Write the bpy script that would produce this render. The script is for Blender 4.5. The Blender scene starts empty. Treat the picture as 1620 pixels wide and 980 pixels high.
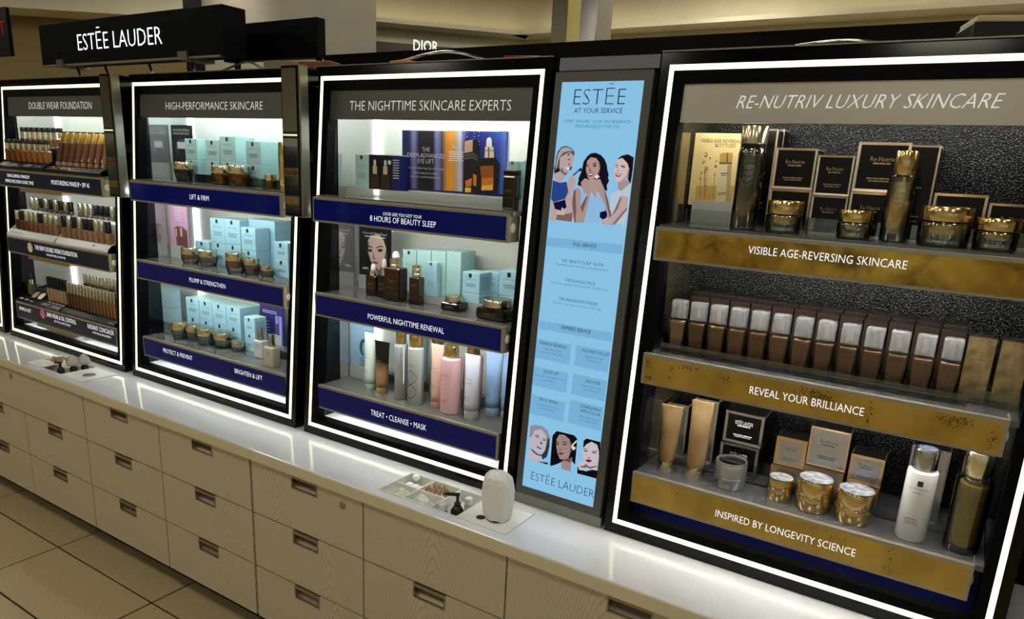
import bpy, bmesh, math, random
from mathutils import Vector, Matrix

# ---------------------------------------------------------------- camera
SC = bpy.context.scene
COL = SC.collection
CAM_LOC = Vector((0.0, -1.378, 1.61))
_y, _p, _r = math.radians(31.898), math.radians(-15.199), math.radians(2.896)
_fw = Vector((-math.sin(_y) * math.cos(_p), math.cos(_y) * math.cos(_p), math.sin(_p)))
_rt = Vector((math.cos(_y), math.sin(_y), 0.0))
_up = _rt.cross(_fw)
_rt, _up = _rt * math.cos(_r) + _up * math.sin(_r), _up * math.cos(_r) - _rt * math.sin(_r)
cam_data = bpy.data.cameras.new('camera')
cam = bpy.data.objects.new('camera', cam_data)
COL.objects.link(cam)
cam.matrix_world = Matrix(((_rt.x, _up.x, -_fw.x, CAM_LOC.x), (_rt.y, _up.y, -_fw.y, CAM_LOC.y),
                           (_rt.z, _up.z, -_fw.z, CAM_LOC.z), (0, 0, 0, 1)))
cam_data.sensor_fit = 'HORIZONTAL'
cam_data.sensor_width = 36.0
cam_data.lens = 1140.131 / 1620.0 * 36.0
cam_data.shift_y = 88.227 / 1620.0
cam_data.clip_start = 0.02
SC.camera = cam

# ---------------------------------------------------------------- world, exposure, light levels
world = bpy.data.worlds.new('world')
SC.world = world
world.use_nodes = True
world.node_tree.nodes['Background'].inputs[0].default_value = (1.0, 0.93, 0.78, 1)
world.node_tree.nodes['Background'].inputs[1].default_value = 0.02
SC.view_settings.view_transform = 'Standard'
SC.view_settings.look = 'None'
SC.view_settings.exposure = 0.0
SC.view_settings.gamma = 1.0
SC.view_settings.use_curve_mapping = False
SC.cycles.max_bounces = 10
SC.cycles.transmission_bounces = 8
SC.cycles.transparent_max_bounces = 12
SC.cycles.caustics_refractive = False
SC.cycles.caustics_reflective = False
SC.cycles.sample_clamp_indirect = 4.0
CEILING_PANEL = 15.0        # radiance of the troffers in the shop ceiling
STRIP = 2.1                # glowing line around each display
LED_HEAD = 21.0            # lamp hidden behind each header
LED_SHELF = 42.0           # lamp under each shelf front
LED_CORNER = 11.0           # upright lamp in the back corner
random.seed(4)

# ---------------------------------------------------------------- materials
def lin(c):
    return tuple((v / 255 / 12.92) if v / 255 <= 0.04045 else ((v / 255 + 0.055) / 1.055) ** 2.4 for v in c)

MATS = {}
def mat(name, rgb=(128, 128, 128), rough=0.5, metal=0.0, trans=0.0, ior=1.45, emit=None, power=0.0, coat=0.0, spec=0.5, alpha=1.0):
    if name in MATS:
        return MATS[name]
    m = bpy.data.materials.new(name)
    m.use_nodes = True
    b = m.node_tree.nodes['Principled BSDF']
    b.inputs['Base Color'].default_value = (*lin(rgb), 1)
    b.inputs['Roughness'].default_value = rough
    b.inputs['Metallic'].default_value = metal
    b.inputs['Transmission Weight'].default_value = trans
    b.inputs['IOR'].default_value = ior
    b.inputs['Coat Weight'].default_value = coat
    b.inputs['Specular IOR Level'].default_value = spec
    b.inputs['Alpha'].default_value = alpha
    if emit:
        b.inputs['Emission Color'].default_value = (*lin(emit), 1)
        b.inputs['Emission Strength'].default_value = power
    MATS[name] = m
    return m

def tex(name, kind, scale, c1, c2, p1=0.4, p2=0.6, rough=0.5, metal=0.0, stretch=(1, 1, 1), bump=0.0, detail=4.0, coat=0.0, distortion=0.0):
    """principled material whose colour comes from a noise / wave / voronoi texture in object space"""
    if name in MATS:
        return MATS[name]
    m = mat(name, c1, rough, metal, coat=coat)
    nt = m.node_tree
    b = nt.nodes['Principled BSDF']
    tc = nt.nodes.new('ShaderNodeTexCoord')
    mp = nt.nodes.new('ShaderNodeMapping')
    mp.inputs['Scale'].default_value = stretch
    nt.links.new(tc.outputs['Object'], mp.inputs[0])
    if kind == 'noise':
        t = nt.nodes.new('ShaderNodeTexNoise'); t.inputs['Scale'].default_value = scale; t.inputs['Detail'].default_value = detail
        t.inputs['Distortion'].default_value = distortion; out = t.outputs['Fac']
    elif kind == 'wave':
        t = nt.nodes.new('ShaderNodeTexWave'); t.inputs['Scale'].default_value = scale; t.inputs['Distortion'].default_value = distortion
        t.inputs['Detail'].default_value = detail; out = t.outputs['Fac']
    else:
        t = nt.nodes.new('ShaderNodeTexVoronoi'); t.inputs['Scale'].default_value = scale; out = t.outputs['Distance']
    nt.links.new(mp.outputs[0], t.inputs['Vector'])
    r = nt.nodes.new('ShaderNodeValToRGB')
    r.color_ramp.elements[0].position = p1; r.color_ramp.elements[1].position = p2
    r.color_ramp.elements[0].color = (*lin(c1), 1); r.color_ramp.elements[1].color = (*lin(c2), 1)
    nt.links.new(out, r.inputs[0]); nt.links.new(r.outputs[0], b.inputs['Base Color'])
    if bump:
        bp = nt.nodes.new('ShaderNodeBump'); bp.inputs['Strength'].default_value = bump; bp.inputs['Distance'].default_value = 0.002
        nt.links.new(out, bp.inputs['Height']); nt.links.new(bp.outputs[0], b.inputs['Normal'])
    return m

def emitter(name, rgb, power):
    if name in MATS:
        return MATS[name]
    m = bpy.data.materials.new(name)
    m.use_nodes = True
    nt = m.node_tree
    nt.nodes.clear()
    e = nt.nodes.new('ShaderNodeEmission'); o = nt.nodes.new('ShaderNodeOutputMaterial')
    e.inputs[0].default_value = (*lin(rgb), 1); e.inputs[1].default_value = power
    nt.links.new(e.outputs[0], o.inputs[0])
    MATS[name] = m
    return m

def clear(name, rgb=(235, 240, 238), fac=0.75, rough=0.05, milky=False):
    """thin acrylic or glass wall: see-through, reflecting at glancing angles; milky adds a white haze"""
    if name in MATS:
        return MATS[name]
    m = bpy.data.materials.new(name)
    m.use_nodes = True
    nt = m.node_tree
    nt.nodes.clear()
    o = nt.nodes.new('ShaderNodeOutputMaterial'); mx = nt.nodes.new('ShaderNodeMixShader')
    t = nt.nodes.new('ShaderNodeBsdfTransparent')
    t.inputs[0].default_value = (*lin(rgb), 1)
    if milky:
        g = nt.nodes.new('ShaderNodeBsdfPrincipled'); g.inputs['Base Color'].default_value = (*lin(rgb), 1); g.inputs['Roughness'].default_value = rough
        mx.inputs[0].default_value = 1 - fac
    else:
        g = nt.nodes.new('ShaderNodeBsdfGlossy'); g.inputs['Color'].default_value = (*lin(rgb), 1); g.inputs['Roughness'].default_value = rough
        lw = nt.nodes.new('ShaderNodeFresnel'); lw.inputs[0].default_value = 1.5
        ad = nt.nodes.new('ShaderNodeMath'); ad.operation = 'ADD'; ad.inputs[1].default_value = (1 - fac) * 0.3
        nt.links.new(lw.outputs[0], ad.inputs[0]); nt.links.new(ad.outputs[0], mx.inputs[0])
    nt.links.new(t.outputs[0], mx.inputs[1]); nt.links.new(g.outputs[0], mx.inputs[2]); nt.links.new(mx.outputs[0], o.inputs[0])
    MATS[name] = m
    return m

def ash_wood():
    """pale ash veneer: straight grain that closes into arches near the middle of each board"""
    m = mat('ash_wood', (196, 186, 160), 0.55)
    nt = m.node_tree; b = nt.nodes['Principled BSDF']
    N = nt.nodes.new; Lk = nt.links.new
    def math_(op, a, c=None):
        n = N('ShaderNodeMath'); n.operation = op
        for k, v in enumerate((a, c)):
            if v is None: continue
            if isinstance(v, (int, float)): n.inputs[k].default_value = v
            else: Lk(v, n.inputs[k])
        return n.outputs[0]
    tc = N('ShaderNodeTexCoord'); sx = N('ShaderNodeSeparateXYZ'); Lk(tc.outputs['Object'], sx.inputs[0])
    rnd = N('ShaderNodeObjectInfo').outputs['Random']
    x = math_('ADD', sx.outputs['X'], math_('MULTIPLY', math_('SUBTRACT', rnd, 0.5), 0.30))
    mp = N('ShaderNodeMapping'); mp.inputs['Scale'].default_value = (1, 1, 0.22); Lk(tc.outputs['Object'], mp.inputs[0])
    cv = N('ShaderNodeCombineXYZ'); Lk(math_('MULTIPLY', rnd, 40.0), cv.inputs[0]); Lk(cv.outputs[0], mp.inputs['Location'])
    nz = N('ShaderNodeTexNoise'); nz.inputs['Scale'].default_value = 14; nz.inputs['Detail'].default_value = 3; Lk(mp.outputs[0], nz.inputs['Vector'])
    ax = math_('ABSOLUTE', x)
    u = math_('ADD', math_('MULTIPLY', math_('POWER', ax, 1.35), 190.0), math_('MULTIPLY', sx.outputs['Z'], 26.0))
    u = math_('ADD', u, math_('MULTIPLY', nz.outputs['Fac'], 3.4))
    fr = math_('FRACT', u)
    r = N('ShaderNodeValToRGB'); e = r.color_ramp.elements
    e[0].position = 0.0; e[0].color = (*lin((176, 164, 138)), 1)
    e[1].position = 0.22; e[1].color = (*lin((203, 193, 168)), 1)
    q = e.new(0.8); q.color = (*lin((198, 188, 162)), 1)
    q = e.new(1.0); q.color = (*lin((180, 168, 142)), 1)
    Lk(fr, r.inputs[0])
    fine = N('ShaderNodeTexNoise'); fine.inputs['Scale'].default_value = 260; mp2 = N('ShaderNodeMapping'); mp2.inputs['Scale'].default_value = (1, 1, 0.05)
    Lk(tc.outputs['Object'], mp2.inputs[0]); Lk(mp2.outputs[0], fine.inputs['Vector'])
    mx = N('ShaderNodeMixRGB'); mx.blend_type = 'MULTIPLY'; mx.inputs[0].default_value = 0.22
    Lk(r.outputs[0], mx.inputs[1]); Lk(fine.outputs['Color'], mx.inputs[2]); Lk(mx.outputs[0], b.inputs['Base Color'])
    return m

WOOD = ash_wood()
BLACK = mat('black_gloss', (4, 4, 5), 0.12, spec=0.35)
BLACKM = mat('black_matte', (3, 3, 4), 0.55, spec=0.08)
LINING = mat('black_lining', (6, 8, 18), 0.2)
GLOWLINE = emitter('glow_line', (255, 251, 206), STRIP)
HEADGREY = mat('header_grey', (92, 91, 87), 0.4, 0.3)
HEADLIGHT = mat('header_silver', (184, 180, 170), 0.35, 0.25)
SIDEMIRROR = mat('satin_mirror', (212, 215, 213), 0.07, 0.8)
DARKMIRROR = mat('dark_mirror', (150, 140, 112), 0.08, 0.9)
LINEN = tex('linen_wall', 'noise', 170, (202, 204, 194), (220, 221, 211), 0.35, 0.65, 0.7, stretch=(4, 4, 0.8), bump=0.05)
GLITTER = tex('glitter_wall', 'voronoi', 260, (116, 118, 120), (9, 9, 11), 0.08, 0.30, 0.35, 0.6, bump=0.6)
WHITEINT = mat('white_interior', (222, 226, 226), 0.3)
SHELFTOP = mat('shelf_glass', (124, 124, 120), 0.12, 0.35)
TRIM = mat('bronze_trim', (158, 150, 134), 0.3, 0.4)
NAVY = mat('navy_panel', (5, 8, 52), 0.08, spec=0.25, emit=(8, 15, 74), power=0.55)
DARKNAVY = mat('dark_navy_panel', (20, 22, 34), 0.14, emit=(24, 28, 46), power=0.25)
GOLDPANEL = tex('gold_panel', 'noise', 9, (152, 124, 48), (190, 156, 70), 0.35, 0.65, 0.3, 0.3, detail=8)
CHROME = mat('chrome', (205, 203, 198), 0.12, 1.0)
STEEL = mat('brushed_steel', (150, 146, 136), 0.32, 0.9)
PULL = mat('pull_metal', (164, 150, 130), 0.3, 0.8)
PULLDARK = mat('pull_recess', (120, 108, 92), 0.35, 0.6)
MIRROR = mat('mirror_glass', (214, 216, 210), 0.02, 1.0)
STONE = tex('white_quartz', 'noise', 220, (222, 224, 228), (232, 234, 238), 0.3, 0.7, 0.14, coat=0.6)
LETTER = emitter('lit_letter', (250, 250, 255), 1.15)
LETTERW = mat('white_letter', (236, 236, 230), 0.5, emit=(236, 236, 230), power=0.5)  # header letters get an added glow for contrast
SIGNLETTER = emitter('sign_letter', (255, 255, 255), 2.2)
WHITEP = mat('white_plastic', (228, 228, 222), 0.35)
ACRYL = clear('clear_acrylic', (226, 232, 232), 0.62)
ACRYLW = clear('milky_acrylic', (225, 228, 226), 0.45, 0.2, True)
GLASS = mat('clear_glass', (244, 246, 242), 0.02, trans=1.0)
FROST = mat('frosted_glass', (216, 222, 222), 0.35, trans=0.35)
AMBER = mat('amber_glass', (50, 24, 11), 0.06, trans=0.3, coat=0.5)
BROWNG = mat('brown_glass', (20, 12, 9), 0.08, coat=0.6)
GOLD = mat('gold_metal', (236, 208, 146), 0.18, 1.0)
PALEGOLD = mat('pale_gold_metal', (248, 236, 206), 0.2, 1.0)
ROSE = mat('rose_gold_foil', (200, 182, 162), 0.24, 0.6)
SILVER = mat('silver_metal', (198, 198, 198), 0.2, 1.0)
INK = mat('dark_ink', (38, 44, 52), 0.6)
INKGREY = mat('grey_ink', (92, 110, 116), 0.6)
INKGOLD = mat('gold_ink', (150, 126, 92), 0.4, 0.5)
INKWHITE = mat('white_ink', (220, 220, 222), 0.6)
LOGO = mat('logo_green_black', (24, 46, 42), 0.4)
TEAL = mat('pale_teal_card', (176, 214, 214), 0.55)
TEALB = mat('pale_blue_card', (164, 208, 226), 0.55)
TEALTOP = mat('pale_teal_lid', (190, 224, 224), 0.5)
DARKCARD = mat('dark_brown_card', (11, 8, 7), 0.25, spec=0.25)

# flat printed pictures: colour, outlines (x, z) on the sheet that carries them
SCREEN_ART = [[[84,82,92],[[[-0.926,1.644],[-0.923,1.658],[-0.913,1.67],[-0.902,1.673],[-0.887,1.669],[-0.877,1.662],[-0.874,1.655],[-0.876,1.649],[-0.887,1.654],[-0.902,1.652],[-0.914,1.645],[-0.913,1.621],[-0.91,1.611],[-0.926,1.606],[-0.929,1.618],[-0.925,1.631]]]],[[176,172,178],[[[-0.921,1.653],[-0.912,1.667],[-0.901,1.67],[-0.888,1.667],[-0.878,1.66],[-0.892,1.661],[-0.905,1.657],[-0.914,1.648],[-0.918,1.636],[-0.921,1.62],[-0.924,1.614],[-0.923,1.638]]]],[[196,170,168],[[[-0.914,1.645],[-0.902,1.652],[-0.892,1.659],[-0.881,1.655],[-0.875,1.647],[-0.875,1.639],[-0.877,1.63],[-0.881,1.619],[-0.886,1.61],[-0.895,1.606],[-0.906,1.611],[-0.913,1.621]],[[-0.913,1.614],[-0.895,1.606],[-0.895,1.595],[-0.904,1.583],[-0.922,1.588],[-0.927,1.605]],[[-0.885,1.596],[-0.878,1.602],[-0.87,1.601],[-0.862,1.592],[-0.865,1.575],[-0.878,1.542],[-0.894,1.543],[-0.883,1.565],[-0.888,1.585]],[[-0.927,1.54],[-0.919,1.534],[-0.889,1.544],[-0.868,1.557],[-0.857,1.503],[-0.863,1.49],[-0.908,1.49],[-0.925,1.488]]]],[[130,104,104],[[[-0.894,1.658],[-0.886,1.654],[-0.891,1.648],[-0.895,1.652]],[[-0.908,1.621],[-0.896,1.608],[-0.886,1.611],[-0.894,1.601],[-0.91,1.611]],[[-0.908,1.492],[-0.905,1.51],[-0.884,1.507],[-0.862,1.513],[-0.863,1.49]],[[-0.885,1.565],[-0.894,1.543],[-0.888,1.543],[-0.88,1.561]],[[-0.889,1.632],[-0.883,1.629],[-0.884,1.625],[-0.889,1.628]]]],[[44,72,142],[[[-0.928,1.588],[-0.906,1.583],[-0.889,1.587],[-0.881,1.565],[-0.889,1.545],[-0.919,1.534],[-0.928,1.542]]]],[[232,228,232],[[[-0.896,1.623],[-0.883,1.62],[-0.886,1.615],[-0.892,1.617]]]],[[40,30,40],[[[-0.891,1.642],[-0.884,1.64],[-0.885,1.638],[-0.891,1.64]],[[-0.882,1.622],[-0.877,1.627],[-0.879,1.616],[-0.884,1.613]],[[-0.925,1.614],[-0.913,1.621],[-0.91,1.611],[-0.927,1.605]]]],[[16,18,58],[[[-0.92,1.533],[-0.887,1.543],[-0.881,1.525],[-0.893,1.515],[-0.913,1.518]],[[-0.79,1.525],[-0.786,1.528],[-0.768,1.526],[-0.767,1.508],[-0.777,1.502],[-0.788,1.508]],[[-0.858,1.619],[-0.851,1.622],[-0.848,1.616],[-0.855,1.613]]]],[[210,186,182],[[[-0.913,1.518],[-0.895,1.513],[-0.895,1.524],[-0.884,1.518],[-0.885,1.505],[-0.905,1.505]]]],[[90,96,120],[[[-0.874,1.604],[-0.858,1.618],[-0.855,1.614],[-0.87,1.601]]]],[[24,20,30],[[[-0.817,1.659],[-0.802,1.654],[-0.791,1.645],[-0.783,1.632],[-0.78,1.62],[-0.775,1.609],[-0.776,1.601],[-0.772,1.595],[-0.777,1.584],[-0.774,1.571],[-0.792,1.573],[-0.833,1.571],[-0.845,1.577],[-0.857,1.581],[-0.854,1.595],[-0.857,1.593],[-0.85,1.612],[-0.848,1.623],[-0.847,1.636],[-0.838,1.65],[-0.829,1.657]]]],[[190,156,146],[[[-0.837,1.639],[-0.828,1.648],[-0.813,1.646],[-0.804,1.637],[-0.801,1.621],[-0.805,1.608],[-0.814,1.597],[-0.824,1.594],[-0.832,1.602],[-0.838,1.619]],[[-0.831,1.594],[-0.808,1.597],[-0.801,1.57],[-0.802,1.549],[-0.818,1.568],[-0.833,1.568]]]],[[150,196,236],[[[-0.854,1.575],[-0.833,1.568],[-0.817,1.56],[-0.802,1.549],[-0.798,1.561],[-0.78,1.554],[-0.772,1.524],[-0.787,1.519],[-0.785,1.491],[-0.823,1.49],[-0.829,1.538],[-0.84,1.524],[-0.847,1.558]]]],[[184,152,146],[[[-0.866,1.566],[-0.854,1.576],[-0.844,1.563],[-0.842,1.528],[-0.829,1.555],[-0.818,1.563],[-0.824,1.516],[-0.827,1.491],[-0.854,1.488],[-0.866,1.535]],[[-0.848,1.587],[-0.839,1.597],[-0.829,1.596],[-0.825,1.586],[-0.817,1.562],[-0.829,1.558],[-0.844,1.574]],[[-0.809,1.595],[-0.797,1.598],[-0.782,1.575],[-0.765,1.542],[-0.754,1.51],[-0.76,1.498],[-0.778,1.541],[-0.801,1.57]]]],[[120,94,92],[[[-0.866,1.566],[-0.861,1.57],[-0.853,1.523],[-0.851,1.49],[-0.854,1.489],[-0.866,1.535]],[[-0.829,1.555],[-0.825,1.555],[-0.834,1.515],[-0.842,1.528]],[[-0.782,1.575],[-0.776,1.565],[-0.754,1.51],[-0.758,1.506],[-0.777,1.554]],[[-0.806,1.608],[-0.801,1.621],[-0.802,1.636],[-0.799,1.625],[-0.802,1.606],[-0.813,1.596]],[[-0.828,1.626],[-0.824,1.616],[-0.82,1.615],[-0.821,1.613],[-0.829,1.614]]]],[[30,20,26],[[[-0.838,1.627],[-0.831,1.628],[-0.83,1.626],[-0.836,1.625]],[[-0.82,1.628],[-0.812,1.631],[-0.81,1.627],[-0.819,1.626]],[[-0.839,1.631],[-0.831,1.632],[-0.831,1.631],[-0.839,1.629]],[[-0.822,1.633],[-0.811,1.635],[-0.81,1.633],[-0.821,1.631]]]],[[124,30,48],[[[-0.834,1.608],[-0.825,1.611],[-0.814,1.611],[-0.819,1.603],[-0.828,1.602]]]],[[236,230,232],[[[-0.831,1.608],[-0.816,1.61],[-0.82,1.606],[-0.828,1.605]],[[-0.813,1.603],[-0.805,1.608],[-0.798,1.603],[-0.806,1.597]]]],[[24,20,30],[[[-0.758,1.645],[-0.747,1.654],[-0.731,1.658],[-0.715,1.651],[-0.714,1.622],[-0.715,1.592],[-0.724,1.596],[-0.723,1.622],[-0.729,1.637],[-0.744,1.649]]]],[[222,196,192],[[[-0.759,1.637],[-0.755,1.644],[-0.744,1.649],[-0.73,1.638],[-0.723,1.624],[-0.724,1.607],[-0.735,1.596],[-0.749,1.593],[-0.757,1.601],[-0.763,1.62]]]],[[176,150,150],[[[-0.749,1.593],[-0.735,1.596],[-0.723,1.601],[-0.716,1.591],[-0.736,1.573],[-0.746,1.575]],[[-0.727,1.622],[-0.723,1.624],[-0.724,1.607],[-0.735,1.596],[-0.742,1.595],[-0.729,1.607]]]],[[196,210,226],[[[-0.717,1.591],[-0.714,1.583],[-0.714,1.528],[-0.718,1.491],[-0.736,1.496],[-0.762,1.529],[-0.763,1.563],[-0.746,1.575],[-0.736,1.573]]]],[[200,172,168],[[[-0.737,1.561],[-0.717,1.56],[-0.716,1.53],[-0.742,1.494],[-0.766,1.489],[-0.761,1.503],[-0.748,1.53]],[[-0.783,1.503],[-0.773,1.5],[-0.761,1.506],[-0.757,1.493],[-0.776,1.49]]]],[[140,116,118],[[[-0.748,1.53],[-0.737,1.561],[-0.734,1.556],[-0.74,1.531],[-0.755,1.51]],[[-0.717,1.536],[-0.716,1.53],[-0.742,1.494],[-0.752,1.491],[-0.728,1.523]],[[-0.751,1.627],[-0.751,1.618],[-0.747,1.616],[-0.753,1.617]]]],[[34,26,34],[[[-0.759,1.629],[-0.752,1.628],[-0.752,1.627],[-0.758,1.627]],[[-0.744,1.63],[-0.734,1.628],[-0.734,1.626],[-0.743,1.628]],[[-0.761,1.634],[-0.752,1.632],[-0.752,1.631],[-0.76,1.632]],[[-0.745,1.632],[-0.733,1.631],[-0.733,1.63],[-0.745,1.63]]]],[[138,32,54],[[[-0.758,1.613],[-0.749,1.612],[-0.74,1.612],[-0.746,1.605],[-0.755,1.606]]]],[[240,234,236],[[[-0.755,1.611],[-0.743,1.611],[-0.747,1.608],[-0.754,1.609]]]],[[150,152,164],[[[-0.921,0.944],[-0.906,0.951],[-0.883,0.951],[-0.867,0.944],[-0.858,0.926],[-0.857,0.901],[-0.861,0.872],[-0.873,0.861],[-0.879,0.871],[-0.871,0.885],[-0.867,0.906],[-0.87,0.927],[-0.887,0.942],[-0.906,0.936],[-0.913,0.919],[-0.921,0.909],[-0.921,0.921]]]],[[52,56,70],[[[-0.865,0.922],[-0.859,0.924],[-0.857,0.901],[-0.861,0.872],[-0.873,0.861],[-0.879,0.871],[-0.868,0.888],[-0.866,0.906]],[[-0.921,0.915],[-0.914,0.925],[-0.91,0.921],[-0.916,0.904]]]],[[200,192,200],[[[-0.906,0.936],[-0.887,0.943],[-0.873,0.932],[-0.867,0.916],[-0.868,0.896],[-0.877,0.877],[-0.888,0.872],[-0.904,0.88],[-0.915,0.89],[-0.913,0.919]],[[-0.914,0.882],[-0.888,0.872],[-0.879,0.87],[-0.875,0.86],[-0.856,0.857],[-0.885,0.851],[-0.919,0.85],[-0.917,0.874]],[[-0.922,0.908],[-0.914,0.925],[-0.914,0.903],[-0.919,0.889]]]],[[92,84,98],[[[-0.914,0.884],[-0.903,0.879],[-0.887,0.872],[-0.878,0.875],[-0.879,0.869],[-0.892,0.869],[-0.908,0.876]],[[-0.902,0.918],[-0.892,0.922],[-0.891,0.919],[-0.9,0.916]],[[-0.88,0.915],[-0.87,0.918],[-0.869,0.915],[-0.877,0.913]],[[-0.884,0.91],[-0.878,0.905],[-0.882,0.901],[-0.886,0.902]],[[-0.905,0.922],[-0.892,0.925],[-0.892,0.923],[-0.904,0.92]],[[-0.881,0.919],[-0.869,0.921],[-0.869,0.92],[-0.88,0.918]]]],[[108,50,66],[[[-0.897,0.894],[-0.887,0.892],[-0.878,0.891],[-0.883,0.888],[-0.892,0.889]]]],[[14,30,56],[[[-0.89,0.852],[-0.856,0.857],[-0.856,0.851]]]],[[14,14,20],[[[-0.84,0.949],[-0.789,0.95],[-0.778,0.943],[-0.777,0.919],[-0.776,0.872],[-0.789,0.882],[-0.816,0.868],[-0.821,0.866],[-0.827,0.861],[-0.846,0.85],[-0.849,0.853],[-0.851,0.934]]]],[[170,142,138],[[[-0.831,0.942],[-0.816,0.944],[-0.8,0.936],[-0.792,0.925],[-0.79,0.906],[-0.798,0.884],[-0.81,0.877],[-0.822,0.876],[-0.831,0.891],[-0.837,0.909],[-0.838,0.927]],[[-0.817,0.871],[-0.794,0.883],[-0.786,0.891],[-0.787,0.865],[-0.786,0.85],[-0.814,0.851]]]],[[104,82,82],[[[-0.798,0.884],[-0.786,0.891],[-0.792,0.874],[-0.81,0.876]],[[-0.8,0.936],[-0.792,0.925],[-0.79,0.906],[-0.795,0.892],[-0.795,0.916]],[[-0.826,0.903],[-0.817,0.904],[-0.821,0.9],[-0.827,0.9]]]],[[28,20,26],[[[-0.838,0.915],[-0.829,0.917],[-0.829,0.914],[-0.837,0.912]],[[-0.819,0.919],[-0.807,0.922],[-0.807,0.919],[-0.818,0.916]],[[-0.84,0.92],[-0.83,0.922],[-0.83,0.92],[-0.839,0.918]],[[-0.821,0.925],[-0.806,0.928],[-0.806,0.926],[-0.82,0.923]]]],[[112,62,66],[[[-0.829,0.892],[-0.82,0.895],[-0.81,0.896],[-0.818,0.888],[-0.824,0.888]]]],[[226,222,200],[[[-0.794,0.92],[-0.779,0.94],[-0.778,0.934],[-0.788,0.922],[-0.778,0.918],[-0.784,0.909],[-0.791,0.913]]]],[[18,14,20],[[[-0.759,0.942],[-0.752,0.95],[-0.736,0.95],[-0.712,0.95],[-0.71,0.911],[-0.715,0.925],[-0.72,0.941],[-0.737,0.945],[-0.75,0.935],[-0.758,0.919]],[[-0.768,0.869],[-0.743,0.863],[-0.726,0.872],[-0.711,0.874],[-0.711,0.852],[-0.767,0.851]]]],[[212,202,208],[[[-0.75,0.935],[-0.737,0.945],[-0.72,0.941],[-0.713,0.925],[-0.711,0.903],[-0.715,0.886],[-0.733,0.878],[-0.747,0.883],[-0.757,0.899],[-0.759,0.921]],[[-0.766,0.881],[-0.748,0.893],[-0.744,0.887],[-0.724,0.88],[-0.745,0.864],[-0.764,0.862]],[[-0.733,0.878],[-0.715,0.886],[-0.711,0.874],[-0.726,0.872]]]],[[120,104,112],[[[-0.747,0.883],[-0.733,0.878],[-0.715,0.886],[-0.714,0.883],[-0.732,0.873],[-0.749,0.877]],[[-0.741,0.903],[-0.735,0.903],[-0.737,0.9],[-0.742,0.9]],[[-0.765,0.871],[-0.749,0.877],[-0.739,0.876],[-0.748,0.871]]]],[[34,28,36],[[[-0.755,0.918],[-0.745,0.919],[-0.745,0.916],[-0.754,0.915]],[[-0.731,0.919],[-0.72,0.92],[-0.72,0.918],[-0.73,0.916]],[[-0.757,0.923],[-0.744,0.923],[-0.745,0.922],[-0.757,0.921]],[[-0.732,0.922],[-0.718,0.925],[-0.718,0.923],[-0.731,0.921]]]],[[126,34,58],[[[-0.747,0.894],[-0.74,0.897],[-0.728,0.897],[-0.734,0.89],[-0.744,0.889]]]]]
FACE_ART = [[[196,168,160],[[[-1.688,1.359],[-1.673,1.378],[-1.636,1.384],[-1.617,1.366],[-1.606,1.341],[-1.61,1.314],[-1.623,1.285],[-1.639,1.266],[-1.654,1.269],[-1.675,1.294],[-1.687,1.321]],[[-1.673,1.293],[-1.639,1.267],[-1.61,1.308],[-1.61,1.267],[-1.654,1.251]]]],[[120,88,84],[[[-1.623,1.285],[-1.606,1.341],[-1.603,1.317],[-1.61,1.267],[-1.639,1.253],[-1.654,1.269],[-1.639,1.266]],[[-1.663,1.33],[-1.66,1.306],[-1.645,1.305],[-1.662,1.301],[-1.666,1.308]],[[-1.688,1.333],[-1.675,1.294],[-1.68,1.304]],[[-1.688,1.359],[-1.682,1.353],[-1.684,1.331],[-1.688,1.333]]]],[[18,12,14],[[[-1.69,1.329],[-1.678,1.334],[-1.668,1.331],[-1.67,1.325],[-1.684,1.323]],[[-1.645,1.333],[-1.632,1.339],[-1.62,1.336],[-1.625,1.33],[-1.641,1.327]],[[-1.689,1.34],[-1.678,1.345],[-1.666,1.339],[-1.667,1.336],[-1.679,1.341],[-1.688,1.337]],[[-1.651,1.34],[-1.634,1.349],[-1.62,1.347],[-1.62,1.344],[-1.634,1.345],[-1.65,1.337]]]],[[150,70,72],[[[-1.669,1.291],[-1.658,1.295],[-1.639,1.293],[-1.645,1.287],[-1.662,1.286]]]],[[200,200,204],[[[-1.711,1.27],[-1.686,1.272],[-1.686,1.266],[-1.711,1.264]],[[-1.711,1.241],[-1.686,1.244],[-1.686,1.238],[-1.711,1.236]]]]]
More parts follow.
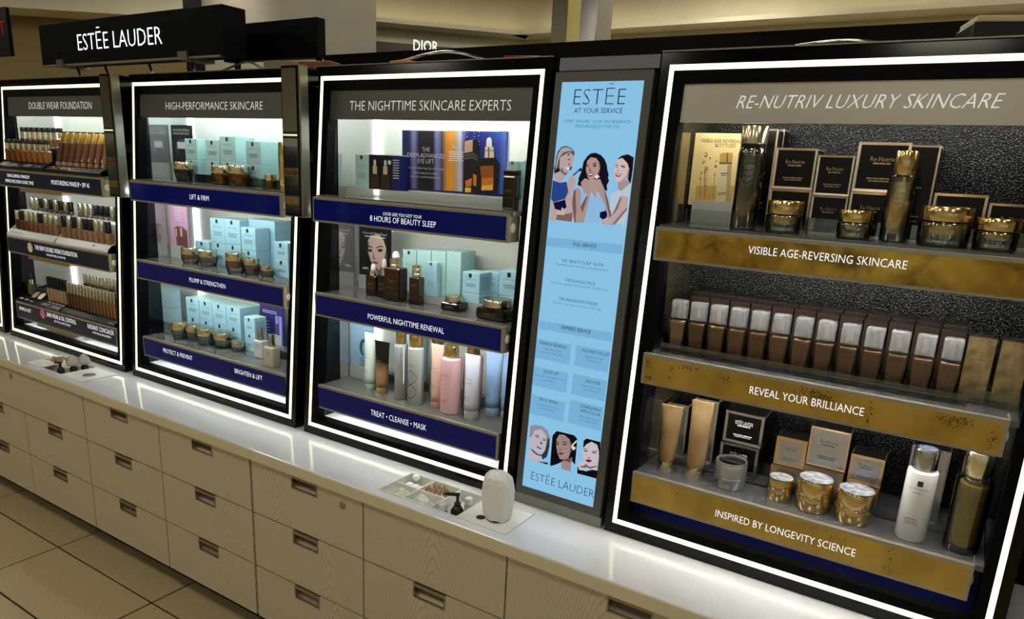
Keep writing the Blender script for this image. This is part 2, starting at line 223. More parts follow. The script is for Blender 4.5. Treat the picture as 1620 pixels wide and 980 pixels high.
NIGHT_STRIPS = [[[24,30,78],[[[-1.521,1.708],[-1.514,1.708],[-1.512,1.538],[-1.519,1.538]]]],[[24,24,72],[[[-1.514,1.708],[-1.507,1.708],[-1.505,1.538],[-1.512,1.538]]]],[[24,24,66],[[[-1.507,1.708],[-1.5,1.708],[-1.498,1.538],[-1.505,1.538]]]],[[24,24,60],[[[-1.5,1.708],[-1.493,1.708],[-1.491,1.538],[-1.498,1.538]]]],[[48,48,90],[[[-1.493,1.708],[-1.487,1.708],[-1.484,1.538],[-1.491,1.538]]]],[[90,96,138],[[[-1.487,1.708],[-1.48,1.708],[-1.477,1.538],[-1.484,1.538]]]],[[114,120,162],[[[-1.48,1.708],[-1.473,1.708],[-1.47,1.538],[-1.477,1.538]]]],[[102,102,156],[[[-1.473,1.708],[-1.466,1.708],[-1.463,1.538],[-1.47,1.538]]]],[[66,66,102],[[[-1.466,1.708],[-1.459,1.708],[-1.456,1.539],[-1.463,1.538]]]],[[24,18,36],[[[-1.459,1.708],[-1.453,1.708],[-1.449,1.539],[-1.456,1.539]]]],[[24,24,30],[[[-1.453,1.708],[-1.446,1.708],[-1.442,1.539],[-1.449,1.539]]]],[[30,24,30],[[[-1.446,1.708],[-1.439,1.708],[-1.436,1.539],[-1.442,1.539]]]],[[30,24,30],[[[-1.439,1.708],[-1.432,1.708],[-1.429,1.539],[-1.436,1.539]]]],[[30,24,30],[[[-1.432,1.708],[-1.426,1.708],[-1.422,1.539],[-1.429,1.539]]]],[[30,24,36],[[[-1.426,1.708],[-1.419,1.708],[-1.415,1.539],[-1.422,1.539]]]],[[30,24,36],[[[-1.419,1.708],[-1.412,1.708],[-1.408,1.539],[-1.415,1.539]]]],[[30,24,36],[[[-1.412,1.708],[-1.406,1.708],[-1.402,1.539],[-1.408,1.539]]]],[[36,24,42],[[[-1.406,1.708],[-1.399,1.708],[-1.395,1.539],[-1.402,1.539]]]],[[90,84,120],[[[-1.399,1.708],[-1.393,1.708],[-1.388,1.539],[-1.395,1.539]]]],[[120,120,174],[[[-1.393,1.708],[-1.386,1.708],[-1.382,1.539],[-1.388,1.539]]]],[[114,114,168],[[[-1.386,1.708],[-1.38,1.708],[-1.375,1.539],[-1.382,1.539]]]],[[102,102,150],[[[-1.38,1.708],[-1.373,1.708],[-1.368,1.539],[-1.375,1.539]]]],[[78,66,78],[[[-1.373,1.708],[-1.367,1.708],[-1.362,1.539],[-1.368,1.539]]]],[[126,96,72],[[[-1.367,1.708],[-1.36,1.708],[-1.355,1.539],[-1.362,1.539]]]],[[180,126,66],[[[-1.36,1.708],[-1.354,1.708],[-1.348,1.539],[-1.355,1.539]]]],[[210,144,54],[[[-1.354,1.708],[-1.347,1.709],[-1.342,1.539],[-1.348,1.539]]]],[[222,144,48],[[[-1.347,1.709],[-1.341,1.709],[-1.335,1.54],[-1.342,1.539]]]],[[234,150,42],[[[-1.341,1.709],[-1.335,1.709],[-1.329,1.54],[-1.335,1.54]]]],[[222,156,60],[[[-1.335,1.709],[-1.328,1.709],[-1.322,1.54],[-1.329,1.54]]]],[[210,156,78],[[[-1.328,1.709],[-1.322,1.709],[-1.316,1.54],[-1.322,1.54]]]],[[198,168,126],[[[-1.322,1.709],[-1.316,1.709],[-1.309,1.54],[-1.316,1.54]]]],[[192,180,180],[[[-1.316,1.709],[-1.309,1.709],[-1.303,1.54],[-1.309,1.54]]]],[[204,204,216],[[[-1.309,1.709],[-1.303,1.709],[-1.297,1.54],[-1.303,1.54]]]],[[192,192,216],[[[-1.303,1.709],[-1.297,1.709],[-1.29,1.54],[-1.297,1.54]]]],[[120,126,174],[[[-1.297,1.709],[-1.29,1.709],[-1.284,1.54],[-1.29,1.54]]]],[[72,78,138],[[[-1.29,1.709],[-1.284,1.709],[-1.278,1.54],[-1.284,1.54]]]],[[42,48,114],[[[-1.284,1.709],[-1.278,1.709],[-1.271,1.54],[-1.278,1.54]]]],[[36,36,114],[[[-1.278,1.709],[-1.272,1.709],[-1.265,1.54],[-1.271,1.54]]]],[[36,36,114],[[[-1.272,1.709],[-1.266,1.709],[-1.259,1.54],[-1.265,1.54]]]],[[36,36,114],[[[-1.266,1.709],[-1.26,1.709],[-1.252,1.54],[-1.259,1.54]]]],[[36,42,114],[[[-1.26,1.709],[-1.253,1.709],[-1.246,1.54],[-1.252,1.54]]]],[[36,42,114],[[[-1.253,1.709],[-1.247,1.709],[-1.24,1.54],[-1.246,1.54]]]],[[36,42,120],[[[-1.247,1.709],[-1.241,1.709],[-1.234,1.54],[-1.24,1.54]]]],[[36,42,120],[[[-1.241,1.709],[-1.235,1.709],[-1.227,1.54],[-1.234,1.54]]]],[[36,42,120],[[[-1.235,1.709],[-1.229,1.709],[-1.221,1.54],[-1.227,1.54]]]],[[36,48,126],[[[-1.229,1.709],[-1.223,1.709],[-1.215,1.54],[-1.221,1.54]]]],[[42,48,132],[[[-1.223,1.709],[-1.217,1.709],[-1.209,1.541],[-1.215,1.54]]]],[[42,54,132],[[[-1.217,1.709],[-1.211,1.709],[-1.203,1.541],[-1.209,1.541]]]],[[42,54,138],[[[-1.211,1.709],[-1.205,1.709],[-1.197,1.541],[-1.203,1.541]]]],[[48,60,144],[[[-1.205,1.709],[-1.199,1.709],[-1.191,1.541],[-1.197,1.541]]]],[[48,60,150],[[[-1.199,1.709],[-1.193,1.709],[-1.185,1.541],[-1.191,1.541]]]],[[48,66,150],[[[-1.193,1.709],[-1.187,1.709],[-1.179,1.541],[-1.185,1.541]]]],[[54,72,156],[[[-1.187,1.709],[-1.181,1.709],[-1.173,1.541],[-1.179,1.541]]]],[[54,78,162],[[[-1.181,1.709],[-1.175,1.709],[-1.167,1.541],[-1.173,1.541]]]],[[54,78,168],[[[-1.175,1.709],[-1.169,1.709],[-1.161,1.541],[-1.167,1.541]]]],[[60,84,174],[[[-1.169,1.709],[-1.164,1.71],[-1.155,1.541],[-1.161,1.541]]]],[[72,96,180],[[[-1.164,1.71],[-1.158,1.71],[-1.149,1.541],[-1.155,1.541]]]],[[84,108,186],[[[-1.158,1.71],[-1.152,1.71],[-1.143,1.541],[-1.149,1.541]]]],[[90,114,192],[[[-1.152,1.71],[-1.146,1.71],[-1.137,1.541],[-1.143,1.541]]]],[[72,90,168],[[[-1.146,1.71],[-1.14,1.71],[-1.131,1.541],[-1.137,1.541]]]]]
NIGHT_ART = [[[22,14,14],[[[-1.285,1.683],[-1.253,1.688],[-1.236,1.685],[-1.23,1.633],[-1.176,1.64],[-1.16,1.623],[-1.164,1.542],[-1.284,1.538]]]],[[206,160,140],[[[-1.283,1.681],[-1.255,1.686],[-1.254,1.654],[-1.283,1.648]]]],[[96,82,84],[[[-1.283,1.643],[-1.254,1.65],[-1.235,1.64],[-1.235,1.637],[-1.254,1.645],[-1.283,1.638]],[[-1.283,1.635],[-1.254,1.641],[-1.235,1.632],[-1.235,1.628],[-1.254,1.636],[-1.283,1.63]]]],[[214,120,40],[[[-1.277,1.571],[-1.253,1.58],[-1.254,1.557],[-1.273,1.555]],[[-1.219,1.584],[-1.178,1.591],[-1.178,1.551],[-1.219,1.547]],[[-1.249,1.593],[-1.236,1.588],[-1.237,1.558],[-1.248,1.56]]]],[[240,190,80],[[[-1.216,1.561],[-1.179,1.566],[-1.18,1.55],[-1.218,1.548]],[[-1.276,1.553],[-1.255,1.553],[-1.255,1.54],[-1.276,1.539]]]],[[150,84,30],[[[-1.226,1.614],[-1.18,1.618],[-1.178,1.586],[-1.22,1.581]]]],[[222,206,176],[[[-1.211,1.668],[-1.182,1.668],[-1.179,1.639],[-1.211,1.638]]]],[[120,100,80],[[[-1.201,1.667],[-1.196,1.667],[-1.195,1.638],[-1.2,1.638]],[[-1.212,1.658],[-1.18,1.659],[-1.18,1.657],[-1.212,1.656]]]],[[236,236,240],[[[-1.207,1.668],[-1.207,1.687],[-1.202,1.693],[-1.194,1.693],[-1.189,1.687],[-1.187,1.668]]]],[[220,226,250],[[[-1.283,1.706],[-1.283,1.705],[-1.285,1.705],[-1.286,1.706],[-1.285,1.707],[-1.283,1.707]],[[-1.275,1.704],[-1.275,1.703],[-1.277,1.703],[-1.278,1.704],[-1.277,1.705],[-1.275,1.705]],[[-1.281,1.699],[-1.282,1.698],[-1.284,1.698],[-1.285,1.699],[-1.284,1.7],[-1.282,1.7]],[[-1.273,1.694],[-1.274,1.693],[-1.276,1.693],[-1.277,1.694],[-1.276,1.695],[-1.274,1.695]],[[-1.282,1.691],[-1.282,1.69],[-1.284,1.69],[-1.285,1.691],[-1.284,1.692],[-1.283,1.692]],[[-1.249,1.704],[-1.25,1.703],[-1.252,1.703],[-1.252,1.704],[-1.252,1.705],[-1.25,1.705]],[[-1.248,1.694],[-1.249,1.693],[-1.25,1.693],[-1.251,1.694],[-1.251,1.695],[-1.249,1.695]],[[-1.232,1.707],[-1.233,1.706],[-1.234,1.706],[-1.235,1.707],[-1.235,1.708],[-1.233,1.708]],[[-1.232,1.697],[-1.233,1.696],[-1.235,1.696],[-1.235,1.697],[-1.235,1.698],[-1.233,1.698]],[[-1.231,1.682],[-1.232,1.681],[-1.233,1.681],[-1.234,1.682],[-1.233,1.683],[-1.232,1.683]],[[-1.23,1.673],[-1.23,1.672],[-1.232,1.672],[-1.233,1.673],[-1.232,1.674],[-1.23,1.674]],[[-1.249,1.687],[-1.25,1.686],[-1.251,1.686],[-1.252,1.687],[-1.252,1.688],[-1.25,1.688]]]]]
DROPLET_ART = [[[222,200,140],[[[-0.605,1.713],[-0.513,1.716],[-0.503,1.598],[-0.596,1.593]]]],[[196,160,84],[[[-0.596,1.593],[-0.503,1.598],[-0.506,1.547],[-0.595,1.544]]]],[[120,92,40],[[[-0.577,1.666],[-0.577,1.662],[-0.58,1.66],[-0.584,1.662],[-0.585,1.666],[-0.585,1.67],[-0.582,1.672],[-0.578,1.67]],[[-0.581,1.65],[-0.582,1.647],[-0.584,1.645],[-0.587,1.646],[-0.589,1.649],[-0.588,1.652],[-0.585,1.654],[-0.582,1.652]],[[-0.572,1.635],[-0.573,1.631],[-0.576,1.629],[-0.579,1.631],[-0.581,1.635],[-0.58,1.638],[-0.577,1.64],[-0.574,1.639]],[[-0.576,1.626],[-0.577,1.624],[-0.578,1.623],[-0.58,1.623],[-0.581,1.626],[-0.581,1.628],[-0.579,1.629],[-0.577,1.628]],[[-0.585,1.624],[-0.585,1.622],[-0.587,1.621],[-0.588,1.622],[-0.589,1.624],[-0.589,1.625],[-0.587,1.626],[-0.586,1.626]],[[-0.586,1.61],[-0.586,1.609],[-0.588,1.608],[-0.589,1.608],[-0.59,1.61],[-0.59,1.612],[-0.588,1.613],[-0.587,1.612]],[[-0.575,1.609],[-0.576,1.608],[-0.577,1.607],[-0.579,1.607],[-0.579,1.609],[-0.579,1.611],[-0.578,1.612],[-0.576,1.611]],[[-0.551,1.641],[-0.551,1.638],[-0.553,1.637],[-0.556,1.638],[-0.557,1.641],[-0.556,1.643],[-0.554,1.644],[-0.552,1.643]],[[-0.551,1.622],[-0.551,1.62],[-0.553,1.619],[-0.556,1.62],[-0.557,1.622],[-0.556,1.624],[-0.554,1.625],[-0.552,1.624]],[[-0.552,1.653],[-0.552,1.651],[-0.553,1.651],[-0.555,1.651],[-0.556,1.652],[-0.555,1.654],[-0.554,1.654],[-0.552,1.654]],[[-0.568,1.659],[-0.568,1.657],[-0.57,1.656],[-0.571,1.657],[-0.572,1.659],[-0.572,1.661],[-0.57,1.661],[-0.569,1.661]],[[-0.572,1.594],[-0.572,1.592],[-0.574,1.591],[-0.576,1.592],[-0.577,1.594],[-0.576,1.596],[-0.575,1.597],[-0.573,1.596]]]],[[236,220,170],[[[-0.58,1.667],[-0.58,1.665],[-0.582,1.664],[-0.583,1.665],[-0.584,1.667],[-0.584,1.669],[-0.582,1.67],[-0.581,1.669]],[[-0.584,1.65],[-0.584,1.649],[-0.585,1.648],[-0.587,1.649],[-0.587,1.65],[-0.587,1.652],[-0.586,1.652],[-0.584,1.652]],[[-0.575,1.636],[-0.576,1.634],[-0.577,1.633],[-0.578,1.634],[-0.579,1.636],[-0.579,1.637],[-0.578,1.638],[-0.576,1.637]],[[-0.552,1.622],[-0.552,1.621],[-0.553,1.621],[-0.555,1.621],[-0.555,1.622],[-0.555,1.623],[-0.554,1.624],[-0.553,1.623]]]],[[140,110,52],[[[-0.58,1.633],[-0.578,1.633],[-0.571,1.565],[-0.573,1.565]],[[-0.588,1.621],[-0.587,1.621],[-0.583,1.569],[-0.585,1.569]],[[-0.554,1.619],[-0.553,1.619],[-0.55,1.567],[-0.552,1.567]],[[-0.573,1.63],[-0.572,1.63],[-0.57,1.582],[-0.571,1.582]]]],[[176,140,72],[[[-0.547,1.669],[-0.542,1.672],[-0.521,1.673],[-0.516,1.67],[-0.516,1.651],[-0.546,1.65]]]],[[110,84,44],[[[-0.546,1.65],[-0.516,1.651],[-0.516,1.647],[-0.546,1.646]],[[-0.531,1.672],[-0.528,1.672],[-0.526,1.651],[-0.53,1.651]]]],[[206,196,156],[[[-0.546,1.645],[-0.516,1.646],[-0.509,1.55],[-0.545,1.547]]]],[[170,150,96],[[[-0.526,1.646],[-0.516,1.646],[-0.509,1.55],[-0.519,1.549]],[[-0.545,1.559],[-0.51,1.562],[-0.509,1.55],[-0.545,1.547]]]],[[70,54,26],[[[-0.54,1.626],[-0.522,1.627],[-0.522,1.625],[-0.54,1.624]],[[-0.538,1.622],[-0.524,1.622],[-0.523,1.621],[-0.538,1.62]],[[-0.541,1.58],[-0.52,1.582],[-0.52,1.58],[-0.541,1.579]],[[-0.541,1.577],[-0.52,1.578],[-0.52,1.577],[-0.541,1.575]]]]]

# ---------------------------------------------------------------- geometry helpers
T = math.tan(0.078)
YD, ZC = 0.198, 0.72
def fy(z, w=0.0):
    """depth of the leaning display face at height z, w metres in front of it"""
    return YD + (z - ZC) * T - w

def wpos(o):
    p = Vector((0, 0, 0))
    while o is not None:
        p += o.location
        o = o.parent
    return p

def empty(name, loc, label, cat, group=None, rot=None):
    o = bpy.data.objects.new(name, None)
    o.empty_display_size = 0.02
    COL.objects.link(o)
    o.location = loc
    if rot:
        o.rotation_euler = rot
    tag(o, label, cat, group)
    return o

def tag(o, label=None, cat=None, group=None, kind=None):
    if label: o['label'] = label
    if cat: o['category'] = cat
    if group: o['group'] = group
    if kind: o['kind'] = kind
    return o

def link(name, me, m, parent=None, loc=(0, 0, 0), rot=None):
    o = bpy.data.objects.new(name, me)
    COL.objects.link(o)
    o.location = loc
    if rot: o.rotation_euler = rot
    if parent is not None: o.parent = parent
    if m is not None:
        if not me.materials: me.materials.append(m)
        elif me.materials[0] != m:          # shared shape, own material
            o.material_slots[0].link = 'OBJECT'; o.material_slots[0].material = m
    return o

def mesh(name, verts, faces, smooth=False):
    me = bpy.data.meshes.new(name)
    me.from_pydata([tuple(v) for v in verts], [], faces)
    me.validate()
    bm = bmesh.new(); bm.from_mesh(me)
    bmesh.ops.recalc_face_normals(bm, faces=bm.faces)
    bm.to_mesh(me); bm.free()
    if smooth:
        for p in me.polygons: p.use_smooth = True
    return me

def wobj(name, verts, faces, m, parent=None, smooth=False):
    """object from world coordinates; its origin sits at the centre of its own bounds"""
    c = Vector([(min(v[i] for v in verts) + max(v[i] for v in verts)) / 2 for i in range(3)])
    me = mesh(name, [(v[0] - c.x, v[1] - c.y, v[2] - c.z) for v in verts], faces, smooth)
    return link(name, me, m, parent, c - wpos(parent))

HEXF = [(0, 1, 2, 3), (7, 6, 5, 4), (0, 4, 5, 1), (1, 5, 6, 2), (2, 6, 7, 3), (3, 7, 4, 0)]
def boxv(x0, x1, y0, y1, z0, z1):
    return [(x0, y0, z0), (x1, y0, z0), (x1, y0, z1), (x0, y0, z1), (x0, y1, z0), (x1, y1, z0), (x1, y1, z1), (x0, y1, z1)]

def bevel_mesh(me, width, seg=1, angle=True):
    bm = bmesh.new(); bm.from_mesh(me)
    bmesh.ops.recalc_face_normals(bm, faces=bm.faces)
    bmesh.ops.bevel(bm, geom=bm.edges[:], offset=width, segments=seg, profile=0.5, affect='EDGES', clamp_overlap=True)
    bm.to_mesh(me); bm.free()
    return me

def wbox(name, x0, x1, y0, y1, z0, z1, m, parent=None, bev=0.0, seg=1):
    o = wobj(name, boxv(x0, x1, y0, y1, z0, z1), HEXF, m, parent)
    if bev: bevel_mesh(o.data, bev, seg)
    return o

def wslab(name, x0, x1, z0, z1, w, yback, m, parent=None):
    """board whose front follows the leaning face (w in front of it) and whose back is upright at yback"""
    v = [(x0, fy(z0, w), z0), (x1, fy(z0, w), z0), (x1, fy(z1, w), z1), (x0, fy(z1, w), z1),
         (x0, yback, z0), (x1, yback, z0), (x1, yback, z1), (x0, yback, z1)]
    return wobj(name, v, HEXF, m, parent)

def wring(name, o, i, w, thick, m, parent=None):
    """rectangular ring on the leaning face: outer (x0,x1,z0,z1), inner, front w ahead of the face"""
    def corners(r, ww): return [(r[0], fy(r[2], ww), r[2]), (r[1], fy(r[2], ww), r[2]), (r[1], fy(r[3], ww), r[3]), (r[0], fy(r[3], ww), r[3])]
    v = corners(o, w) + corners(i, w) + corners(o, w - thick) + corners(i, w - thick)
    f = []
    for k in range(4):
        n = (k + 1) % 4
        f += [(k, n, 4 + n, 4 + k), (8 + k, 12 + k, 12 + n, 8 + n), (k, 8 + k, 8 + n, n), (4 + k, 4 + n, 12 + n, 12 + k)]
    return wobj(name, v, f, m, parent)

CACHE = {}
def cached(key, fn):
    if key not in CACHE: CACHE[key] = fn()
    return CACHE[key]

def box_me(w, d, h, bev=0.0, seg=1, z0=0.0, taper=1.0):
    def mk():
        a, b = w / 2, d / 2
        v = [(-a * taper, -b * taper, z0), (a * taper, -b * taper, z0), (a, -b, z0 + h), (-a, -b, z0 + h), (-a * taper, b * taper, z0), (a * taper, b * taper, z0), (a, b, z0 + h), (-a, b, z0 + h)]
        me = mesh('box', v, HEXF)
        if bev: bevel_mesh(me, bev, seg)
        return me
    return cached(('box', round(w, 4), round(d, 4), round(h, 4), bev, seg, round(z0, 4), taper), mk)

def lathe_me(prof, seg=24, smooth=True):
    """surface of revolution; prof = ((r, z), ...) from bottom to top"""
    key = ('lathe', tuple((round(a, 5), round(b, 5)) for a, b in prof), seg)
    def mk():
        v, f = [], []
        for r, z in prof:
            for k in range(seg):
                a = 2 * math.pi * k / seg
                v.append((r * math.cos(a), r * math.sin(a), z))
        n = len(prof)
        for i in range(n - 1):
            for k in range(seg):
                k2 = (k + 1) % seg
                f.append((i * seg + k, i * seg + k2, (i + 1) * seg + k2, (i + 1) * seg + k))
        if prof[0][0] > 1e-6: f.append(tuple(reversed(range(seg))))
        if prof[-1][0] > 1e-6: f.append(tuple((n - 1) * seg + k for k in range(seg)))
        me = mesh('lathe', v, f)
        bm = bmesh.new(); bm.from_mesh(me)
        bmesh.ops.remove_doubles(bm, verts=bm.verts, dist=1e-6)
        for fc in bm.faces: fc.smooth = len(fc.verts) == 4
        for e in bm.edges:
            if len(e.link_faces) == 2 and e.calc_face_angle(0) > 0.7: e.smooth = False
        bm.to_mesh(me); bm.free()
        return me
    return cached(key, mk)

def rod_me(p0, p1, r, seg=8):
    p0, p1 = Vector(p0), Vector(p1)
    d = (p1 - p0).normalized()
    a = d.orthogonal().normalized(); b = d.cross(a)
    v = []
    for p in (p0, p1):
        for k in range(seg):
            t = 2 * math.pi * k / seg
            v.append(p + a * r * math.cos(t) + b * r * math.sin(t))
    f = [(k, (k + 1) % seg, seg + (k + 1) % seg, seg + k) for k in range(seg)] + [tuple(reversed(range(seg))), tuple(range(seg, 2 * seg))]
    return v, f

FONT = {}
def glyphs(s, offset=0.0, shear=0.0):
    """flat mesh data of a line of text: verts (unit cap height, left edge 0, baseline 0), faces, width"""
    key = (s, offset, shear)
    if key in FONT: return FONT[key]
    def raw(t, off):
        cu = bpy.data.curves.new('lettering', 'FONT')
        cu.body = t; cu.size = 1.0; cu.offset = off; cu.shear = shear; cu.resolution_u = 2; cu.fill_mode = 'FRONT'
        o = bpy.data.objects.new('lettering', cu); COL.objects.link(o)
        dg = bpy.context.evaluated_depsgraph_get()
        me = bpy.data.meshes.new_from_object(o.evaluated_get(dg))
        vs = [tuple(v.co) for v in me.vertices]; fs = [tuple(p.vertices) for p in me.polygons]
        bpy.data.objects.remove(o); bpy.data.curves.remove(cu); bpy.data.meshes.remove(me)
        return vs, fs
    if 'cap' not in FONT:
        FONT['cap'] = max(v[1] for v in raw('H', 0)[0])
    vs, fs = raw(s, offset)
    x0 = min(v[0] for v in vs); x1 = max(v[0] for v in vs); c = FONT['cap']
    FONT[key] = ([((v[0] - x0) / c, v[1] / c) for v in vs], fs, (x1 - x0) / c)
    return FONT[key]

def wtext(s, x0, x1, z, cap, depth, m, parent, name='lettering', offset=-0.012, shear=0.0):
    """text standing upright from x0 to x1 with its baseline at z; depth = y or a function of z"""
    vs, fs, w = glyphs(s, offset, shear)
    k = (x1 - x0) / w
    out = []
    for a, b in vs:
        zz = z + b * cap
        out.append((x0 + a * k, depth(zz) if callable(depth) else depth, zz))
    return wobj(name, out, fs, m, parent)

def wpoly(name, polys, depth, m, parent):
    """flat printed shapes: list of outlines [(x,z),...]"""
    v, f = [], []
    for pl in polys:
        b = len(v)
        for x, z in pl: v.append((x, depth(z) if callable(depth) else depth, z))
        f.append(tuple(range(b, b + len(pl))))
    return wobj(name, v, f, m, parent)

def rect(x0, x1, z0, z1): return [(x0, z0), (x1, z0), (x1, z1), (x0, z1)]
def ellipse(cx, cz, a, b, n=14): return [(cx + a * math.cos(2 * math.pi * k / n), cz + b * math.sin(2 * math.pi * k / n)) for k in range(n)]

ORD = ['first', 'second', 'third', 'fourth', 'fifth', 'sixth', 'seventh', 'eighth', 'ninth', 'tenth', 'eleventh', 'twelfth', 'thirteenth', 'fourteenth', 'fifteenth', 'sixteenth']

# ---------------------------------------------------------------- the room
FLOORM = tex('floor_stone', 'noise', 240, (150, 134, 98), (190, 172, 132), 0.35, 0.6, 0.22, detail=8)
GROUT = mat('dark_grout', (30, 24, 17), 0.8)
WALLM = tex('beige_paint', 'noise', 3, (192, 186, 164), (200, 194, 172), 0.3, 0.7, 0.7)
PILLARM = tex('grey_paint', 'noise', 3, (122, 117, 106), (130, 125, 114), 0.3, 0.7, 0.6)
OLIVE = tex('olive_paint', 'noise', 3, (112, 98, 58), (118, 104, 64), 0.3, 0.7, 0.7)
CEILM = tex('ceiling_paint', 'noise', 2, (112, 110, 102), (118, 116, 108), 0.3, 0.7, 0.8)
FASCIA = mat('dark_fascia', (34, 28, 20), 0.35)
COVE = emitter('cove_lamp', (255, 234, 168), 2.8)

floor = wbox('floor', -13.0, 6.0, -6.0, 8.0, -0.06, -0.006, GROUT)
tag(floor, 'brown stone tiled shop floor with dark joints', 'floor', kind='structure')
TX, TY, PX, PY = -2.985, -0.084, 0.665, 0.289
tile_me = None
for i in range(-4, 3):
    for j in range(-5, 2):
        x0, y0 = TX + i * PX, TY + j * PY
        if tile_me is None:
            v = boxv(-PX / 2 + 0.0042, PX / 2 - 0.0042, -PY / 2 + 0.0036, PY / 2 - 0.0036, -0.006, 0.0)
            tile_me = bevel_mesh(mesh('floor_tile', v, HEXF), 0.0015)
            tile_me.materials.append(FLOORM)
        o = link('floor_tile', tile_me, None, floor, Vector((x0 + PX / 2, y0 + PY / 2, 0)) - wpos(floor))
# the rest of the floor, level with the laid tiles, where single tiles can no longer be seen
for (a, b, c, d) in ((-13, TX - 4 * PX, -6, 8), (TX + 3 * PX, 6, -6, 8), (TX - 4 * PX, TX + 3 * PX, -6, TY - 5 * PY), (TX - 4 * PX, TX + 3 * PX, TY + 2 * PY, 8)):
    wbox('floor_surface', a, b, c, d, -0.006, 0.0, FLOORM, floor)

CEIL = 3.42
tag(wbox('ceiling', -13.0, 6.0, -6.0, 8.0, CEIL, CEIL + 0.1, CEILM), 'grey shop ceiling with square light panels', 'ceiling', kind='structure')
wb = wbox('wall_back', -4.6, 6.0, 5.9, 6.0, 0, CEIL, WALLM); tag(wb, 'far beige wall below the glowing cove', 'wall', kind='structure')
wbox('ledge', -4.55, 6.0, 5.6, 5.9, 2.99, 3.03, WALLM, wb)
wbox('cove_lamp', -4.4, 6.0, 5.74, 5.80, 3.032, 3.05, COVE, wb)
def angled(name, a, b, z0, z1, thick, m, parent=None, off=0.0):
    a, b = Vector((a[0], a[1], 0)), Vector((b[0], b[1], 0))
    d = (b - a).normalized(); n = Vector((d.y, -d.x, 0))   # towards the camera side
    p = [a + n * off, b + n * off, b + n * (off + thick), a + n * (off + thick)]
    v = [(q.x, q.y, z) for z in (z0, z1) for q in p]
    return wobj(name, v, [(0, 1, 2, 3), (7, 6, 5, 4), (0, 4, 5, 1), (1, 5, 6, 2), (2, 6, 7, 3), (3, 7, 4, 0)], m, parent)
A0, A1 = (-6.4, 4.1), (-4.6, 5.9)
wa = angled('wall_angled', A0, A1, 0, CEIL, 0.1, WALLM, off=-0.1); tag(wa, 'angled beige wall with dark shop fascia', 'wall', kind='structure')
angled('ledge', A0, A1, 2.99, 3.03, 0.3, WALLM, wa)
angled('cove_lamp', A0, A1, 3.032, 3.05, 0.06, COVE, wa, off=0.1)
fa = angled('fascia', A0, (-4.75, 5.75), 1.9, 2.74, 0.5, FASCIA, wa, off=0.25)
# lit shop name on the fascia
dv = Vector((1, 1, 0)).normalized()
def fascia_text(s, centre, z, width, cap, m):
    vs, fs, w = glyphs(s, 0.01, 0.0)
    out = []
    for a, b in vs:
        p = Vector(centre) + dv * ((a / w - 0.5) * width)
        out.append((p.x, p.y, z + b * cap))
    return wobj('lettering', out, fs, m, fa)
fascia_text('DIOR', (-4.202, 3.742, 0), 2.535, 0.21, 0.085, emitter('fascia_letter', (255, 250, 236), 1.3))
wl = angled('wall_left', (-11.0, 1.41), (-7.2, 4.16), 0, CEIL, 0.1, OLIVE, off=-0.5); tag(wl, 'olive wall at the end of the shop', 'wall', kind='structure')
bulk = angled('bulkhead', (-11.0, 1.41), (-7.2, 4.16), 3.0, CEIL, 0.5, WALLM, wl, off=-0.4)
pil = wobj('pillar', [(-5.45, 2.5, 0), (-3.61, 2.5, 0), (-3.61, 2.5, CEIL), (-5.45, 2.5, CEIL), (-5.45, 3.2, 0), (-4.30, 3.2, 0), (-4.30, 3.2, CEIL), (-5.45, 3.2, CEIL)], HEXF, PILLARM); tag(pil, 'broad grey painted pillar behind the black sign', 'pillar', kind='structure')
wbox('pillar_panel', -6.28, -5.46, 2.9, 3.3, 2.2, CEIL, BLACKM, pil)
tag(wbox('wall_side', 5.9, 6.0, -6, 6, 0, CEIL, WALLM), 'side wall of the shop out of view', 'wall', kind='structure')
tag(wbox('wall_front', -13, 6, -6.0, -5.9, 0, CEIL, WALLM), 'wall of the shop behind the camera', 'wall', kind='structure')
tag(wbox('wall_end', -13.0, -12.9, -6, 8, 0, CEIL, WALLM), 'end wall of the shop out of view', 'wall', kind='structure')
gp = empty('mirror_pillar', (-2.95, 4.0, 0), 'slim mirror clad pillar standing below the ceiling lamps', 'pillar'); gp['kind'] = 'structure'
wbox('core', -3.13, -2.76, 4.02, 4.3, 0, CEIL, PILLARM, gp)
wbox('mirror_panel', -3.14, -3.005, 4.0, 4.02, 0, CEIL, MIRROR, gp)
wbox('mirror_panel', -2.885, -2.75, 4.0, 4.02, 0, CEIL, SILVER, gp)
wbox('mirror_panel', -3.003, -2.887, 4.005, 4.02, 0, CEIL, mat('pale_yellow_panel', (190, 182, 120), 0.3), gp)

